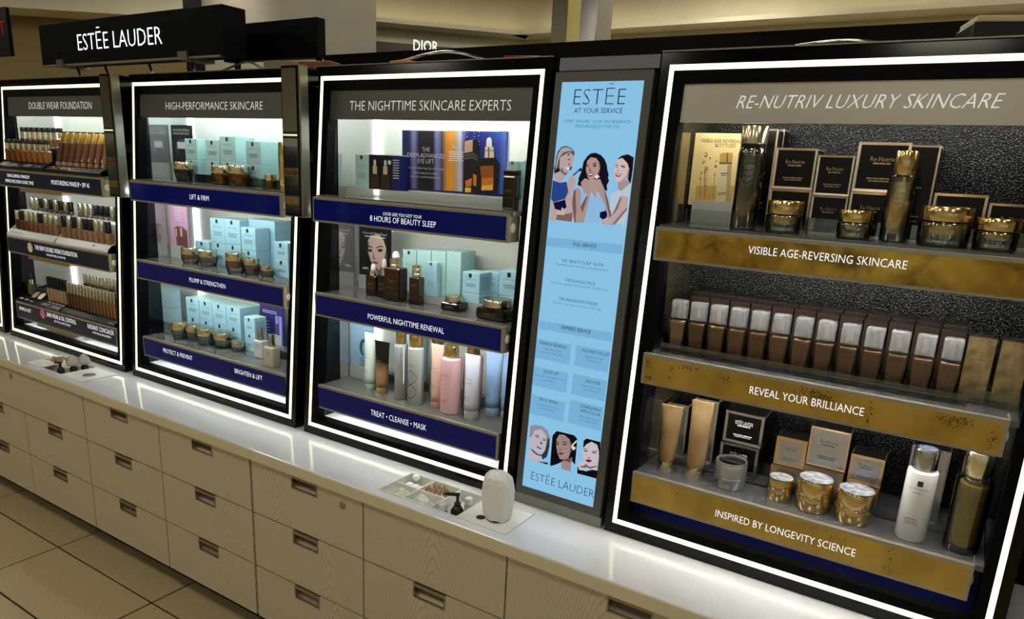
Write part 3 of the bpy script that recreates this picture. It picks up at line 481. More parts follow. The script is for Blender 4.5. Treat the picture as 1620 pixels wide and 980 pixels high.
# ceiling lamps
LAMP = emitter('lamp_panel', (255, 246, 228), CEILING_PANEL)
LAMPS = [(-5.2, -1.6), (-2.8, -1.6), (-0.4, -1.6), (2.0, -1.6), (-5.2, -4.0), (-2.8, -4.0), (-0.4, -4.0), (2.0, -4.0),
         (-6.6, 1.2), (-2.2, 2.6), (0.6, 2.6), (-3.35, 4.6), (-2.1, 5.0), (-8.2, -1.6), (2.6, 4.6), (-8.4, 1.0), (-7.0, 2.6), (-4.6, 1.3), (-3.2, 1.6), (-1.0, 1.3), (1.4, 1.3), (-6.4, 3.6), (-9.8, 0.2), (-4.4, 3.9), (-0.6, 4.3), (1.0, 4.3)]  # many panels over the far zone are added, unseen, to brighten the background
for k, (x, y) in enumerate(LAMPS):
    t = empty('ceiling_light', (x, y, CEIL), '', 'ceiling light', 'square ceiling light panels')
    t['label'] = ('square ceiling light panel far back ' + ('beside the mirror clad pillar' if x < -3 else 'right of the mirror clad pillar' if x < -1.5 else 'beyond the picture')) if y > 4 else 'unseen square recessed ceiling light panel over the shop floor'
    wring_v = boxv(x - 0.32, x + 0.32, y - 0.32, y + 0.32, CEIL - 0.012, CEIL)
    wobj('frame', wring_v, HEXF, WHITEP, t)
    wbox('diffuser', x - 0.29, x + 0.29, y - 0.29, y + 0.29, CEIL - 0.022, CEIL - 0.012, LAMP, t)
# spot that lights the pillar and two small ceiling downlights
for k, (x, y, lab) in enumerate([(-5.05, 2.15, 'small round ceiling spot in front of the grey pillar'), (-3.0, 3.7, 'small round ceiling spot near the mirror clad pillar'), (-1.4, 4.4, 'small round ceiling spot far behind the luxury display')]):
    t = empty('ceiling_spot', (x, y, CEIL), lab, 'ceiling light')
    link('housing', lathe_me([(0.05, -0.03), (0.06, -0.03), (0.06, 0.0)], 20), STEEL, t)
    link('bulb', lathe_me([(0.0, -0.036), (0.03, -0.034), (0.045, -0.03)], 16), emitter('spot_bulb', (255, 236, 200), 30 if k else 60), t)
ld = bpy.data.lights.new('pillar_spot', 'SPOT'); ld.energy = 60; ld.spot_size = 1.2; ld.spot_blend = 0.9; ld.color = (1, 0.92, 0.78); ld.shadow_soft_size = 0.04
lo = bpy.data.objects.new('pillar_spot', ld); COL.objects.link(lo); lo.location = (-5.05, 2.15, CEIL - 0.06)
lo.rotation_euler = (math.radians(18), 0, 0)
# exit sign
t = empty('exit_sign', (-6.75, 1.72, 2.6), 'red lettered exit sign on a dark hanging panel', 'exit sign')
wbox('panel', -7.25, -6.83, 1.70, 1.73, 2.30, 2.66, BLACKM, t)
wtext('EXIT', -7.20, -6.86, 2.46, 0.10, 1.697, emitter('exit_red', (190, 16, 20), 0.8), t)
wbox('hanger', -6.98, -6.96, 1.71, 1.72, 2.66, CEIL, STEEL, t)

# ---------------------------------------------------------------- drawer cabinets and worktops
CX = {'A': -3.328, 'B': -2.826, 'C': -2.324, 'D': -1.825, 'E': -1.334, 'F': -0.843, 'G': -0.352, 'H': 0.139, 'I': 0.63}
ROWZ = [0.680, 0.491, 0.297, 0.103]
GAP = 0.0028
def drawer(parent, x0, x1, r, handle=True, hx=None, lock=None):
    z1, z0 = ROWZ[r] - GAP, ROWZ[r + 1] + GAP
    a, b = x0 + GAP, x1 - GAP
    cx = (x0 + x1) / 2 if hx is None else hx
    hw, hh = 0.056, 0.046
    if handle:
        # front board with a notch for the pull
        p = [(a, z0), (b, z0), (b, z1), (cx + hw, z1), (cx + hw, z1 - hh), (cx - hw, z1 - hh), (cx - hw, z1), (a, z1)]
    else:
        p = [(a, z0), (b, z0), (b, z1), (a, z1)]
    n = len(p)
    v = [(x, 0.0, z) for x, z in p] + [(x, 0.02, z) for x, z in p]
    f = [tuple(range(n)), tuple(reversed(range(n, 2 * n)))] + [(k, (k + 1) % n, n + (k + 1) % n, n + k) for k in range(n)]
    o = wobj('drawer', v, f, WOOD, parent)
    if handle:
        zt, zb, t = z1 - 0.001, z1 - hh, 0.004
        v, f = [], []
        def add(vs):
            k = len(v); v.extend(vs); f.extend(tuple(q + k for q in fc) for fc in HEXF)
        add(boxv(cx - hw, cx + hw, -0.0015, 0.03, zb, zb + t)); add(boxv(cx - hw, cx + hw, -0.0015, 0.03, zt - 0.010, zt))
        add(boxv(cx - hw, cx - hw + t, -0.0015, 0.03, zb + t, zt - 0.010)); add(boxv(cx + hw - t, cx + hw, -0.0015, 0.03, zb + t, zt - 0.010))
        wobj('handle', v, f, PULL, o)
        q = [(cx - hw + t, 0.004, zb + t), (cx + hw - t, 0.004, zb + t), (cx + hw - t, 0.028, zb + 0.026), (cx - hw + t, 0.028, zb + 0.026),
             (cx - hw + t, 0.03, zb + t), (cx + hw - t, 0.03, zb + t), (cx + hw - t, 0.032, zt - 0.01), (cx - hw + t, 0.032, zt - 0.01)]
        wobj('pull_recess', q, HEXF, PULLDARK, o)
    if lock is not None:
        c = link('lock', lathe_me([(0.0, 0.0), (0.010, 0.0), (0.0115, 0.001), (0.0115, 0.004)], 18), PULL, o, Vector((lock, -0.004, z1 - 0.037)) - wpos(o), (-math.pi / 2, 0, 0))
    return o

cabA = empty('drawer_cabinet', (-2.8, 0.0, 0), 'long light wood drawer cabinet below the foundation and skincare displays', 'cabinet')
cabB = empty('drawer_cabinet', (-0.4, 0.0, 0), 'light wood drawer cabinet below the nighttime display and the video screen', 'cabinet')
for c, x0, x1 in ((cabA, -4.83, CX['D'] - 0.004), (cabB, CX['D'] + 0.004, 1.1)):
    wbox('carcass', x0, x1, 0.034, 0.60, 0.085, 0.679, BLACKM, c)
    wbox('toe_kick', x0, x1, 0.09, 0.58, 0.0, 0.085, BLACKM, c)
X0 = -3.83
for r in range(3):
    if r == 0:
        drawer(cabA, -4.33, -3.83 + 0.0, 0); drawer(cabA, X0, CX['B'], 0, True, -3.56, lock=-3.407)
    else:
        drawer(cabA, -4.33, X0, r); drawer(cabA, X0, CX['A'], r); drawer(cabA, CX['A'], CX['B'], r)
    drawer(cabA, CX['B'], CX['C'], r); drawer(cabA, CX['C'], CX['D'] - 0.003, r)
    drawer(cabB, CX['D'] + 0.003, CX['E'], r, lock=-1.415 if r == 0 else None)
    drawer(cabB, CX['E'], CX['F'], r, handle=r > 0)
    drawer(cabB, CX['F'], CX['G'], r, hx=-0.51 if r == 0 else None); drawer(cabB, CX['G'], CX['H'], r); drawer(cabB, CX['H'], CX['I'], r)

# worktops are built around the openings for the two sunk trays
def worktop(label, x0, x1, hx0, hx1, hy0, hy1):
    z0, z1, y0, y1 = 0.683, 0.720, -0.013, 0.62
    P = [(x0, y0), (x1, y0), (x1, y1), (x0, y1)]; Q = [(hx0, hy0), (hx1, hy0), (hx1, hy1), (hx0, hy1)]
    v = [(a, b, z1) for a, b in P] + [(a, b, z1) for a, b in Q] + [(a, b, z0) for a, b in P] + [(a, b, z0) for a, b in Q]
    f = []
    for k in range(4):
        n = (k + 1) % 4
        f += [(k, n, 4 + n, 4 + k), (8 + k, 12 + k, 12 + n, 8 + n), (k, 8 + k, 8 + n, n), (4 + k, 4 + n, 12 + n, 12 + k)]
    o = wobj('worktop', v, f, STONE)
    bm = bmesh.new(); bm.from_mesh(o.data)
    es = [e for e in bm.edges if all(abs(q.co.z - max(w.co.z for w in bm.verts)) < 1e-5 for q in e.verts) and all(abs(q.co.y - min(w.co.y for w in bm.verts)) < 1e-5 for q in e.verts)]
    bmesh.ops.bevel(bm, geom=es, offset=0.004, segments=3, profile=0.5, affect='EDGES'); bm.to_mesh(o.data); bm.free()
    tag(o, label, 'worktop')
    wbox('edge_band', x0 + 0.0004, x1 - 0.0004, y0 - 0.0014, y0, z0 + 0.0002, z1 - 0.0045, mat('beige_edge_band', (206, 196, 166), 0.4), o)
    return o
TRAY1 = (-3.292, -2.852, 0.016, 0.163)
TRAY2 = (-1.292, -0.862, 0.016, 0.163)
worktop('white stone worktop below the foundation and high-performance displays', -4.83, -1.8135, *TRAY1)
worktop('white stone worktop in front of the nighttime display and video screen', -1.8125, 1.1, *TRAY2)

# ---------------------------------------------------------------- the lit display cabinets
SHELF_TOP = [1.505, 1.199, 0.892]
FRONT = [(1.424, 1.500), (1.126, 1.202), (0.814, 0.895)]
YF, YBACK = 0.212, 0.495
def bay(label, L, R, header, htext, hshear, hmat, panel_mat, frame_mat, back_mat, side_mat, levels, led, shelfmat, full=True, xfronts=None, under=None):
    t = empty('display_cabinet', ((L + R) / 2, 0.4, 0.72), label, 'display cabinet')
    o0, o1 = L - 0.021, R + 0.021
    z0, z1 = 0.7205, 1.883
    sw = 0.0125
    a, b, c, d = L + 0.037, R - 0.030, 0.779, 1.816       # opening
    wring('outer_frame', (o0, o1, z0, z1), (L, R, 0.748, 1.856), 0.0, 0.05, BLACK, t)
    wring('light_strip', (L, R, 0.748, 1.856), (L + sw * 0.9, R - sw * 0.9, 0.748 + sw, 1.856 - sw), 0.0005, 0.03, GLOWLINE, t)
    wring('inner_frame', (L + sw * 0.9, R - sw * 0.9, 0.748 + sw, 1.856 - sw), (a, b, c, d), 0.0, 0.034, BLACKM, t)
    # casing
    wslab('casing_side', o0, o0 + 0.018, z0, z1, -0.05, 0.56, BLACKM, t)
    wslab('casing_side', o1 - 0.018, o1, z0, z1, -0.05, 0.56, BLACKM, t)
    wbox('casing_back', o0 + 0.018, o1 - 0.018, 0.52, 0.56, z0, z1, BLACKM, t)
    wbox('casing_top', o0 + 0.018, o1 - 0.018, 0.345, 0.52, z1 - 0.02, z1, BLACK, t)
    wbox('top_rail', o0, o1, 0.284, 0.292, 1.8832, 1.8862, STEEL, t)
    if not full:
        return t
    # lining of the recess
    wslab('side_lining', a - 0.02, a, c - 0.02, d, -0.034, 0.312, LINING, t)
    wbox('side_panel', a - 0.02, a, 0.312, YBACK, c - 0.02, d, side_mat, t)
    wslab('side_lining', b, b + 0.012, c - 0.02, d, -0.034, 0.312, LINING, t)
    wbox('side_panel', b, b + 0.012, 0.312, YBACK, c - 0.02, d, side_mat, t)
    wbox('back_panel', a - 0.02, b + 0.012, YBACK, YBACK + 0.02, c - 0.03, d, back_mat, t)
    wslab('base_panel', a, b, c - 0.022, c - 0.001, -0.034, YBACK, under or WHITEINT, t)
    wbox('ceiling_panel', a, b, 0.30, YBACK, 1.80, 1.814, WHITEINT, t)
    # header
    h = wslab('header', a + 0.001, b - 0.001, 1.732, d - 0.001, -0.006, 0.30, hmat, t)
    if header:
        wtext(header, htext[0], htext[1], htext[2], htext[3], lambda z: fy(z, -0.0052), LETTERW, h, shear=hshear, offset=-0.014)
    # lamps
    lm = emitter('lamp_white_%d' % led[3], led[2], 1.0)
    def lamp(p, *q): return wbox('led_lamp', *q, emitter('led_%d_%d' % (led[3], int(p * 10)), led[2], p), t)
    lamp(LED_HEAD * led[0] * (0.8 if led[3] < 4 else 0.5), a + 0.02, b - 0.02, 0.405, 0.421, 1.778, 1.784)
    lamp(LED_HEAD * led[0] * (0.75 if led[3] < 4 else 1.3), a + 0.02, b - 0.02, 0.318, 0.334, 1.757, 1.763)  # second header lamp, added to brighten the posters and carton fronts
    for k, (f0, f1) in enumerate(FRONT):
        lamp(LED_SHELF * led[0] * led[4][k], a + 0.02, b - 0.02, YF + 0.018, YF + 0.030, f0 + 0.030, f0 + 0.036)
    if led[1] > 0.1: lamp(LED_CORNER * led[1], a + 0.0003, a + 0.009, YBACK - 0.010, YBACK - 0.0005, 0.80, 1.78)
    # shelves
    sx0, sx1 = xfronts
    for k in range(3):
        f0, f1 = FRONT[k]
        if k == 2: pass
        wbox('shelf', a + 0.001, b - 0.001, YF + 0.012, YBACK, SHELF_TOP[k] - 0.012, SHELF_TOP[k], shelfmat, t)
        fr = wbox('shelf_front', sx0, sx1, YF, YF + 0.012, f0, f1, frame_mat, t, 0.0012)
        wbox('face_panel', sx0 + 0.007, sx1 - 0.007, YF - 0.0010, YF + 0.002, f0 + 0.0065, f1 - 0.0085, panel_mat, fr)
        wbox('end_cap', sx1 - 0.003, sx1 + 0.0005, YF + 0.0005, YF + 0.055, f0 + 0.001, f1 - 0.001, frame_mat, fr, 0.0008)
        link('end_glint', lathe_me([(0.0, 0.004), (0.008, 0.003), (0.013, 0.0), (0.013, -0.001)], 20), WHITEP, fr,  # white disc stands in for a round lamp reflection on the end cap
             Vector((sx1 + 0.0006, YF + 0.022, (f0 + f1) / 2)) - wpos(fr), (0, math.pi / 2, 0))
        for (s, x0, x1, z, cap) in levels[k]:
            wtext(s, x0, x1, z, cap, YF - 0.0017, LETTER, fr, offset=-0.01)
    return t

LEDCOOL = (232, 246, 246)
LEDN = (242, 248, 244)
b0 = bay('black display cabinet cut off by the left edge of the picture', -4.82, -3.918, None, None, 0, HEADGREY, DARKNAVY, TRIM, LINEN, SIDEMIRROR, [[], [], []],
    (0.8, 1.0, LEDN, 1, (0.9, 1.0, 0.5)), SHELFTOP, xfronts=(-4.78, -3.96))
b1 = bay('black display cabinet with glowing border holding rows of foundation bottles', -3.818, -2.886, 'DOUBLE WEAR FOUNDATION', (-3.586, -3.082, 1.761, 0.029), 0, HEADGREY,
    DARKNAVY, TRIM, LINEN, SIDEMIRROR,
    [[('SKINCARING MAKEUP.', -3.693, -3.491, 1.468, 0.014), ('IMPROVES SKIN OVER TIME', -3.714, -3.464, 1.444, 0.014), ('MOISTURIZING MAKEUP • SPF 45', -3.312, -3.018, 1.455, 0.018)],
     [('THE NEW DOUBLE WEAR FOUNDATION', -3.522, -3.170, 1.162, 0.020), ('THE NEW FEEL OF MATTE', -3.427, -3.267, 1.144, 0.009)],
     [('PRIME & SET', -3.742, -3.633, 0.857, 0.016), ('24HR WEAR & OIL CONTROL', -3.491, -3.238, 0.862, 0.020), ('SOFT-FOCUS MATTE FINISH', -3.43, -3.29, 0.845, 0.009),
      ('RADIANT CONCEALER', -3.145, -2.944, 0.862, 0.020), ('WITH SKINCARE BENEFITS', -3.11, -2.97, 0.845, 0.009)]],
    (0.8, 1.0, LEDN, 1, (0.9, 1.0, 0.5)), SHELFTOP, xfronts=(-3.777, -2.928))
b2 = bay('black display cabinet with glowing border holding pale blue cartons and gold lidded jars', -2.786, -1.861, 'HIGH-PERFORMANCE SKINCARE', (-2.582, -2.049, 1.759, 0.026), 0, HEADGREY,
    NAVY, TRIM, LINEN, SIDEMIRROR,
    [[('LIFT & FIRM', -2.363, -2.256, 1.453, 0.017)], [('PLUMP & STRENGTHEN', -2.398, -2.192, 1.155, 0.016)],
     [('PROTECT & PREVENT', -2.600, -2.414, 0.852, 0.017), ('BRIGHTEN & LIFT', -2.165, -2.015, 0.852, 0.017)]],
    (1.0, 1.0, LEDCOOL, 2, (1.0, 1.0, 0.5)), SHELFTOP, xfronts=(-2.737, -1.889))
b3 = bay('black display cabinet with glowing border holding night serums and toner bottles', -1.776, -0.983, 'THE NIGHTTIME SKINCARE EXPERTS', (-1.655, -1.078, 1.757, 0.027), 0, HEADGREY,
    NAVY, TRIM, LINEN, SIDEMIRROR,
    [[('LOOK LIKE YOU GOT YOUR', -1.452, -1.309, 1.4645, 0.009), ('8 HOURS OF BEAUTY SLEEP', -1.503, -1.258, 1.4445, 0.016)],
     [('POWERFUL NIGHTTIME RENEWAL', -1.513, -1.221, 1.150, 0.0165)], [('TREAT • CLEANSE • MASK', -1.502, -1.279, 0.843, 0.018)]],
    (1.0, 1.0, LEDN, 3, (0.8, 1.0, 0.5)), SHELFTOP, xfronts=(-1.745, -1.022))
b4 = bay('black display cabinet with glowing border and gold shelf fronts holding luxury skincare', -0.655, 0.163, 'RE-NUTRIV LUXURY SKINCARE', (-0.493, -0.002, 1.762, 0.027), 0.32, HEADLIGHT,
    GOLDPANEL, TRIM, GLITTER, DARKMIRROR,
    [[('VISIBLE AGE-REVERSING SKINCARE', -0.407, -0.103, 1.4605, 0.0165)], [('REVEAL YOUR BRILLIANCE', -0.363, -0.130, 1.154, 0.0175)],
     [('INSPIRED BY LONGEVITY SCIENCE', -0.401, -0.096, 0.841, 0.0175)]],
    (1.0, 0.06, (250, 246, 238), 4, (1.7, 1.5, 0.5)), mat('grey_shelf_glass', (104, 104, 106), 0.13, 0.4), xfronts=(-0.621, 0.116), under=mat('navy_base', (8, 10, 36), 0.15))

# bands under the foundation shelves, badges on their fronts
BADGE = mat('cream_badge', (232, 226, 190), 0.5); PINKB = mat('pink_badge', (226, 130, 140), 0.5)
kids = [o for o in b1.children if o.name.startswith('shelf_front')]
for fr, x, z, m in ((kids[1], -3.566, 1.166, BADGE), (kids[2], -3.526, 0.868, PINKB)):
    bd = wpoly('badge', [ellipse(x, z, 0.022, 0.022, 20)], YF - 0.0017, m, fr)
for k, fr in enumerate(kids):
    wbox('lower_lip', -3.60, -3.26, YF + 0.002, YF + 0.05, FRONT[k][0] - 0.014, FRONT[k][0] - 0.001, mat('tan_lip', (140, 120, 84), 0.4), fr)

# gold pattern marks on the luxury shelf fronts
rng = random.Random(7)
fr4 = [o for o in b4.children if o.name.startswith('shelf_front')]
DARKGOLD = mat('dark_gold_print', (66, 44, 12), 0.5)
FOIL = tex('gold_foil', 'noise', 14, (104, 78, 30), (206, 166, 70), 0.36, 0.62, 0.2, 0.75, detail=10, distortion=0.8)  # dark mottling paints reflections into the foil colour
def flecks(fr, cx, cz, sx, sz, n, size):
    ps = []
    for _ in range(n):
        x = cx + rng.gauss(0, sx); z = cz + rng.gauss(0, sz); s = size * rng.uniform(0.4, 1.2); r = rng.uniform(0, 3.1)
        ps.append([(x + s * math.cos(r + q) * (1 if q % 2 else 0.5), z + s * math.sin(r + q) * 0.7) for q in (0, 2.1, 4.2)])
    z0, z1 = min(FRONT, key=lambda f: abs((f[0] + f[1]) / 2 - cz))
    ps = [p for p in ps if all(z0 + 0.007 < q[1] < z1 - 0.008 and -0.614 < q[0] < 0.109 for q in p)]
    wpoly('printed_flecks', ps, YF - 0.0014, DARKGOLD, fr)
for x, z, sx, sz, n in ((-0.605, 1.178, 0.006, 0.008, 40), (-0.605, 1.143, 0.007, 0.003, 24), (-0.545, 1.165, 0.003, 0.016, 24), (-0.508, 1.183, 0.012, 0.004, 30), (-0.42, 1.178, 0.01, 0.003, 16),
                       (-0.225, 1.178, 0.018, 0.008, 120), (-0.12, 1.16, 0.003, 0.02, 30), (0.03, 1.180, 0.016, 0.006, 80), (0.095, 1.16, 0.003, 0.02, 30)):
    flecks(fr4[1], x, z, sx, sz, n, 0.0028)
for x, z, sx, sz, n in ((-0.32, 0.86, 0.006, 0.008, 14), (-0.03, 0.856, 0.004, 0.018, 40), (-0.14, 0.868, 0.01, 0.006, 16), (-0.5, 0.87, 0.01, 0.005, 12)):
    flecks(fr4[2], x, z, sx, sz, n, 0.0024)
face = [o for o in fr4[0].children if o.name.startswith('face_panel')][0]
face.data.materials.clear(); face.data.materials.append(FOIL)

# posts in the gaps, swing mirrors in front of them
def gap_post(x, label):
    t = empty('gap_post', (x, 0.36, 0.72), label, 'post')
    v, f = rod_me((x, 0.36, 0.7205), (x, 0.42, 1.85), 0.019, 16)
    wobj('tube', v, f, CHROME, t, True)
    wbox('infill', x - 0.026, x + 0.026, 0.47, 0.56, 0.7205, 1.86, BLACKM, t)
gap_post(-2.836, 'chrome post in the gap between foundation and high-performance displays')
gap_post(-1.819, 'chrome post in the gap between high-performance and nighttime displays')
gap_post(-3.868, 'chrome post at the left end of the foundation display')
def swing_mirror(x0, x1, label):
    t = empty('swing_mirror', ((x0 + x1) / 2, 0.2, 1.434), label, 'mirror')
    wbox('frame', x0, x1, 0.192, 0.212, 1.434, 1.876, BLACK, t, 0.002)
    wbox('glass', x0 + 0.006, x1 - 0.010, 0.1905, 0.194, 1.444, 1.868, MIRROR, t)
    wbox('edge_profile', x1, x1 + 0.008, 0.190, 0.222, 1.434, 1.876, STEEL, t, 0.001)
    wbox('bracket', x1 - 0.060, x1 + 0.004, 0.222, 0.268, 1.822, 1.868, BLACK, t, 0.002)
    for z in (1.60,):
        wbox('hinge', x0 + 0.03, x0 + 0.06, 0.212, 0.262, z, z + 0.03, BLACKM, t, 0.002)
swing_mirror(-2.842, -2.766, 'narrow upright mirror between the foundation and high-performance displays')
swing_mirror(-1.848, -1.770, 'narrow upright mirror between the high-performance and nighttime displays')

# ---------------------------------------------------------------- video screen
t = empty('video_screen', (-0.82, 0.25, 0.72), 'tall blue video screen in a grey frame between two displays', 'screen')
GREYF = mat('grey_frame', (84, 84, 80), 0.4, 0.4)
wring('frame', (-0.948, -0.690, 0.750, 1.847), (-0.930, -0.7115, 0.771, 1.8235), 0.004, 0.04, GREYF, t)
wslab('housing', -0.948, -0.690, 0.750, 1.847, -0.036, 0.5, BLACKM, t)
wslab('top_plate', -0.942, -0.680, 1.850, 1.880, 0.0, 0.40, mat('grey_plate', (104, 106, 110), 0.35, 0.5), t)
wslab('plinth', -0.950, -0.686, 0.7205, 0.748, 0.0, 0.40, STEEL, t)
SCRB = emitter('screen_blue', (142, 200, 236), 0.92)
SCRP = emitter('screen_panel', (128, 186, 226), 0.86)
SCRI = emitter('screen_ink', (18, 34, 60), 0.9)
screen = wslab('screen', -0.931, -0.711, 0.770, 1.8245, 0.0005, fy(0.77, 0) - 0.004 + 0.09, SCRB, t)
def sp(off): return lambda z: fy(z, 0.0012 + off)
for q_ in ([rect(-0.928, -0.717, 1.424, 1.447), rect(-0.926, -0.717, 1.208, 1.231)] +
      [rect(-0.929, -0.826, z0, z1) for z0, z1 in ((1.130, 1.182), (1.055, 1.107), (0.977, 1.029))] +
      [rect(-0.812, -0.716, z0, z1) for z0, z1 in ((1.130, 1.184), (1.055, 1.109), (0.977, 1.040))]):
    wpoly('panel_print', [q_], sp(0), SCRP, screen)
for s, x0, x1, z, cap, off in (('ESTĒE', -0.892, -0.755, 1.770, 0.037, -0.022), ('AT YOUR SERVICE', -0.888, -0.759, 1.751, 0.0115, -0.004), ('EXPERT SKINCARE, COLOR, AND FRAGRANCE—', -0.911, -0.727, 1.728, 0.0075, -0.015),
        ('PERSONALIZED JUST FOR YOU.', -0.880, -0.760, 1.7165, 0.0075, -0.015), ('FULL SERVICE', -0.851, -0.787, 1.432, 0.0085, 0.004), ('THE “BEAUTY SLEEP” GLOW', -0.880, -0.761, 1.389, 0.0075, -0.006),
        ('Reawaken your skin with an energizing facial.', -0.893, -0.746, 1.379, 0.006, -0.016), ('THE FLAWLESS FACE', -0.865, -0.779, 1.341, 0.0075, -0.006), ('Get shade matched, find your finish, & make it last.', -0.905, -0.739, 1.331, 0.006, -0.016),
        ('THE FRAGRANCE FINDER', -0.876, -0.766, 1.2915, 0.0075, -0.006), ('Discover your signature scent or find a gift.', -0.891, -0.752, 1.281, 0.006, -0.016), ('EXPRESS SERVICE', -0.859, -0.776, 1.2185, 0.009, 0.004),
        ('MAKEUP REFRESH', -0.918, -0.839, 1.169, 0.0078, -0.004), ('A quick touch-up to', -0.906, -0.851, 1.157, 0.005, -0.016), ('boost your natural glow.', -0.911, -0.846, 1.148, 0.005, -0.016),
        ('INSTANT EYE LIFT', -0.793, -0.7165, 1.1705, 0.0078, -0.004), ('Brighten & revive', -0.782, -0.731, 1.158, 0.005, -0.016), ('tired eyes fast.', -0.777, -0.735, 1.149, 0.005, -0.016),
        ('QUICK LIP', -0.900, -0.855, 1.096, 0.0078, -0.004), ('From nude to lip contour—done', -0.925, -0.832, 1.084, 0.005, -0.016), ('in minutes.', -0.893, -0.862, 1.074, 0.005, -0.016),
        ('EASY EYE', -0.773, -0.733, 1.094, 0.0078, -0.004), ('Shadow made simple—', -0.787, -0.722, 1.082, 0.005, -0.016), ('fast & flawless.', -0.779, -0.733, 1.073, 0.005, -0.016),
        ('TRY A TREND', -0.905, -0.847, 1.019, 0.0078, -0.004), ('Try the latest beauty', -0.908, -0.844, 1.006, 0.005, -0.016), ('trends, risk-free.', -0.901, -0.851, 0.997, 0.005, -0.016),
        ('COMPLEMENT', -0.782, -0.721, 1.026, 0.0078, -0.004), ('WITH COLOR', -0.779, -0.723, 1.014, 0.0078, -0.004), ('Add a pop of color', -0.782, -0.722, 1.001, 0.005, -0.016), ('for instant impact.', -0.780, -0.724, 0.992, 0.005, -0.016),
        ('ESTĒE LAUDER', -0.904, -0.7135, 0.796, 0.0225, -0.018)):
    wtext(s, x0, x1, z, cap, sp(0.0006), SCRI, screen, offset=off)
for k, (rgb, polys) in enumerate(SCREEN_ART):
    for pl in polys: wpoly('portrait_print', [pl], sp(0.0006 + 0.00008 * k), emitter('screen_art_%d_%d_%d' % tuple(rgb), tuple(rgb), 0.85), screen)

# ---------------------------------------------------------------- lit displays across the aisle, for the swing mirrors, more added to brighten metal lids
def copy_tree(o, parent=None, skip=('lettering', 'printed_flecks', 'stock_rail')):
    c = o.copy(); COL.objects.link(c); c.parent = parent
    for ch in list(o.children):
        if not ch.name.startswith(skip): copy_tree(ch, c, skip)
    return c
for k, (x, y) in enumerate(((-9.7, -3.9), (-6.5, -3.9), (-5.2, -3.9), (-2.6, -3.9), (-0.6, -3.9), (1.0, -3.9), (2.4, -3.9), (3.8, -3.9))):
    c = copy_tree(b4 if k < 3 else b2); c.location = (x, y, 0.72); c.rotation_euler = (0, 0, math.pi)
    c['label'] = '%s lit display cabinet from the left across the aisle, unseen, added for reflections' % ORD[k]; c['group'] = 'displays across the aisle'
o = wbox('opposite_counter', -10.5, 4.6, -4.3, -3.4, 0.0, 0.72, WOOD); tag(o, 'light wood counter under the displays across the aisle', 'counter')

# ---------------------------------------------------------------- product builders (local: base at z=0, front towards -y)
def ltext(s, w, cap, z, y, m, parent, cx=0.0, offset=-0.01, name='print'):
    if not s: return None
    vs, fs, tw = glyphs(s, offset)
    me = cached(('lt', s, round(w, 4), round(cap, 4), m.name), lambda: mesh('print', [((a / tw - 0.5) * w, 0, b * cap) for a, b in vs], fs))
    return link(name, me, m, parent, (cx, y, z))
def llines(rows, y, m, parent, name='print'):
    """rows of fine print too small to read: (cx, width, z, height)"""
    key = ('ll', tuple(tuple(round(q, 4) for q in r) for r in rows), m.name)
    def mk():
        v, f = [], []
        for cx, w, z, h in rows:
            n = max(2, int(w / 0.004)); step = w / n; x = cx - w / 2
            for k in range(n):
                b = len(v); e = x + step * (0.82 if (k * 7 + int(z * 1e4)) % 3 else 0.6)
                v += [(x, 0, z), (e, 0, z), (e, 0, z + h), (x, 0, z + h)]; f.append((b, b + 1, b + 2, b + 3)); x += step
        return mesh('print', v, f)
    return link(name, cached(key, mk), m, parent, (0, y, 0))

def carton(label, x0, x1, yf, d, z0, z1, group, body=None, logo=True, name='skincare_carton', ink=None, sideprint=False, toned=False):
    body = body or TEAL
    w, h = x1 - x0, z1 - z0
    t = empty(name, ((x0 + x1) / 2, yf + d / 2, z0), label, 'carton', group)
    link('body', box_me(w, d, h - 0.0015, 0.0008), body, t)
    link('lid_flap', box_me(w - 0.001, d - 0.0015, 0.0018, 0.0, 1, h - 0.0018), TEALTOP, t)
    if logo:
        s = min(w * 0.17, 0.012)
        link('logo', box_me(s, 0.0006, s * 1.15, 0, 1, h - s * 1.45), LOGO, t, (-w * 0.04, -d / 2 - 0.0001, 0))
        ltext('ESTĒE LAUDER', w * 0.56, w * 0.062, h * 0.64, -d / 2 - 0.0003, INKGREY, t)
        llines([(0, w * 0.62, h * 0.42, w * 0.035), (0, w * 0.5, h * 0.36, w * 0.03), (0, w * 0.56, h * 0.30, w * 0.03)], -d / 2 - 0.0003, INKGREY, t)
    if sideprint:
        me = cached(('sp', round(d, 3), round(h, 3)), lambda: mesh('print', sum([[(0, -d * 0.38, z), (0, d * 0.36, z), (0, d * 0.36, z + 0.0012), (0, -d * 0.38, z + 0.0012)] for z in [h * 0.15 + k * 0.0042 for k in range(int(h * 0.7 / 0.0042))]], []),
                    [(4 * k, 4 * k + 1, 4 * k + 2, 4 * k + 3) for k in range(int(h * 0.7 / 0.0042))]))
        link('print', me, INKGREY, t, (w / 2 + 0.0003, 0, 0))
    return t

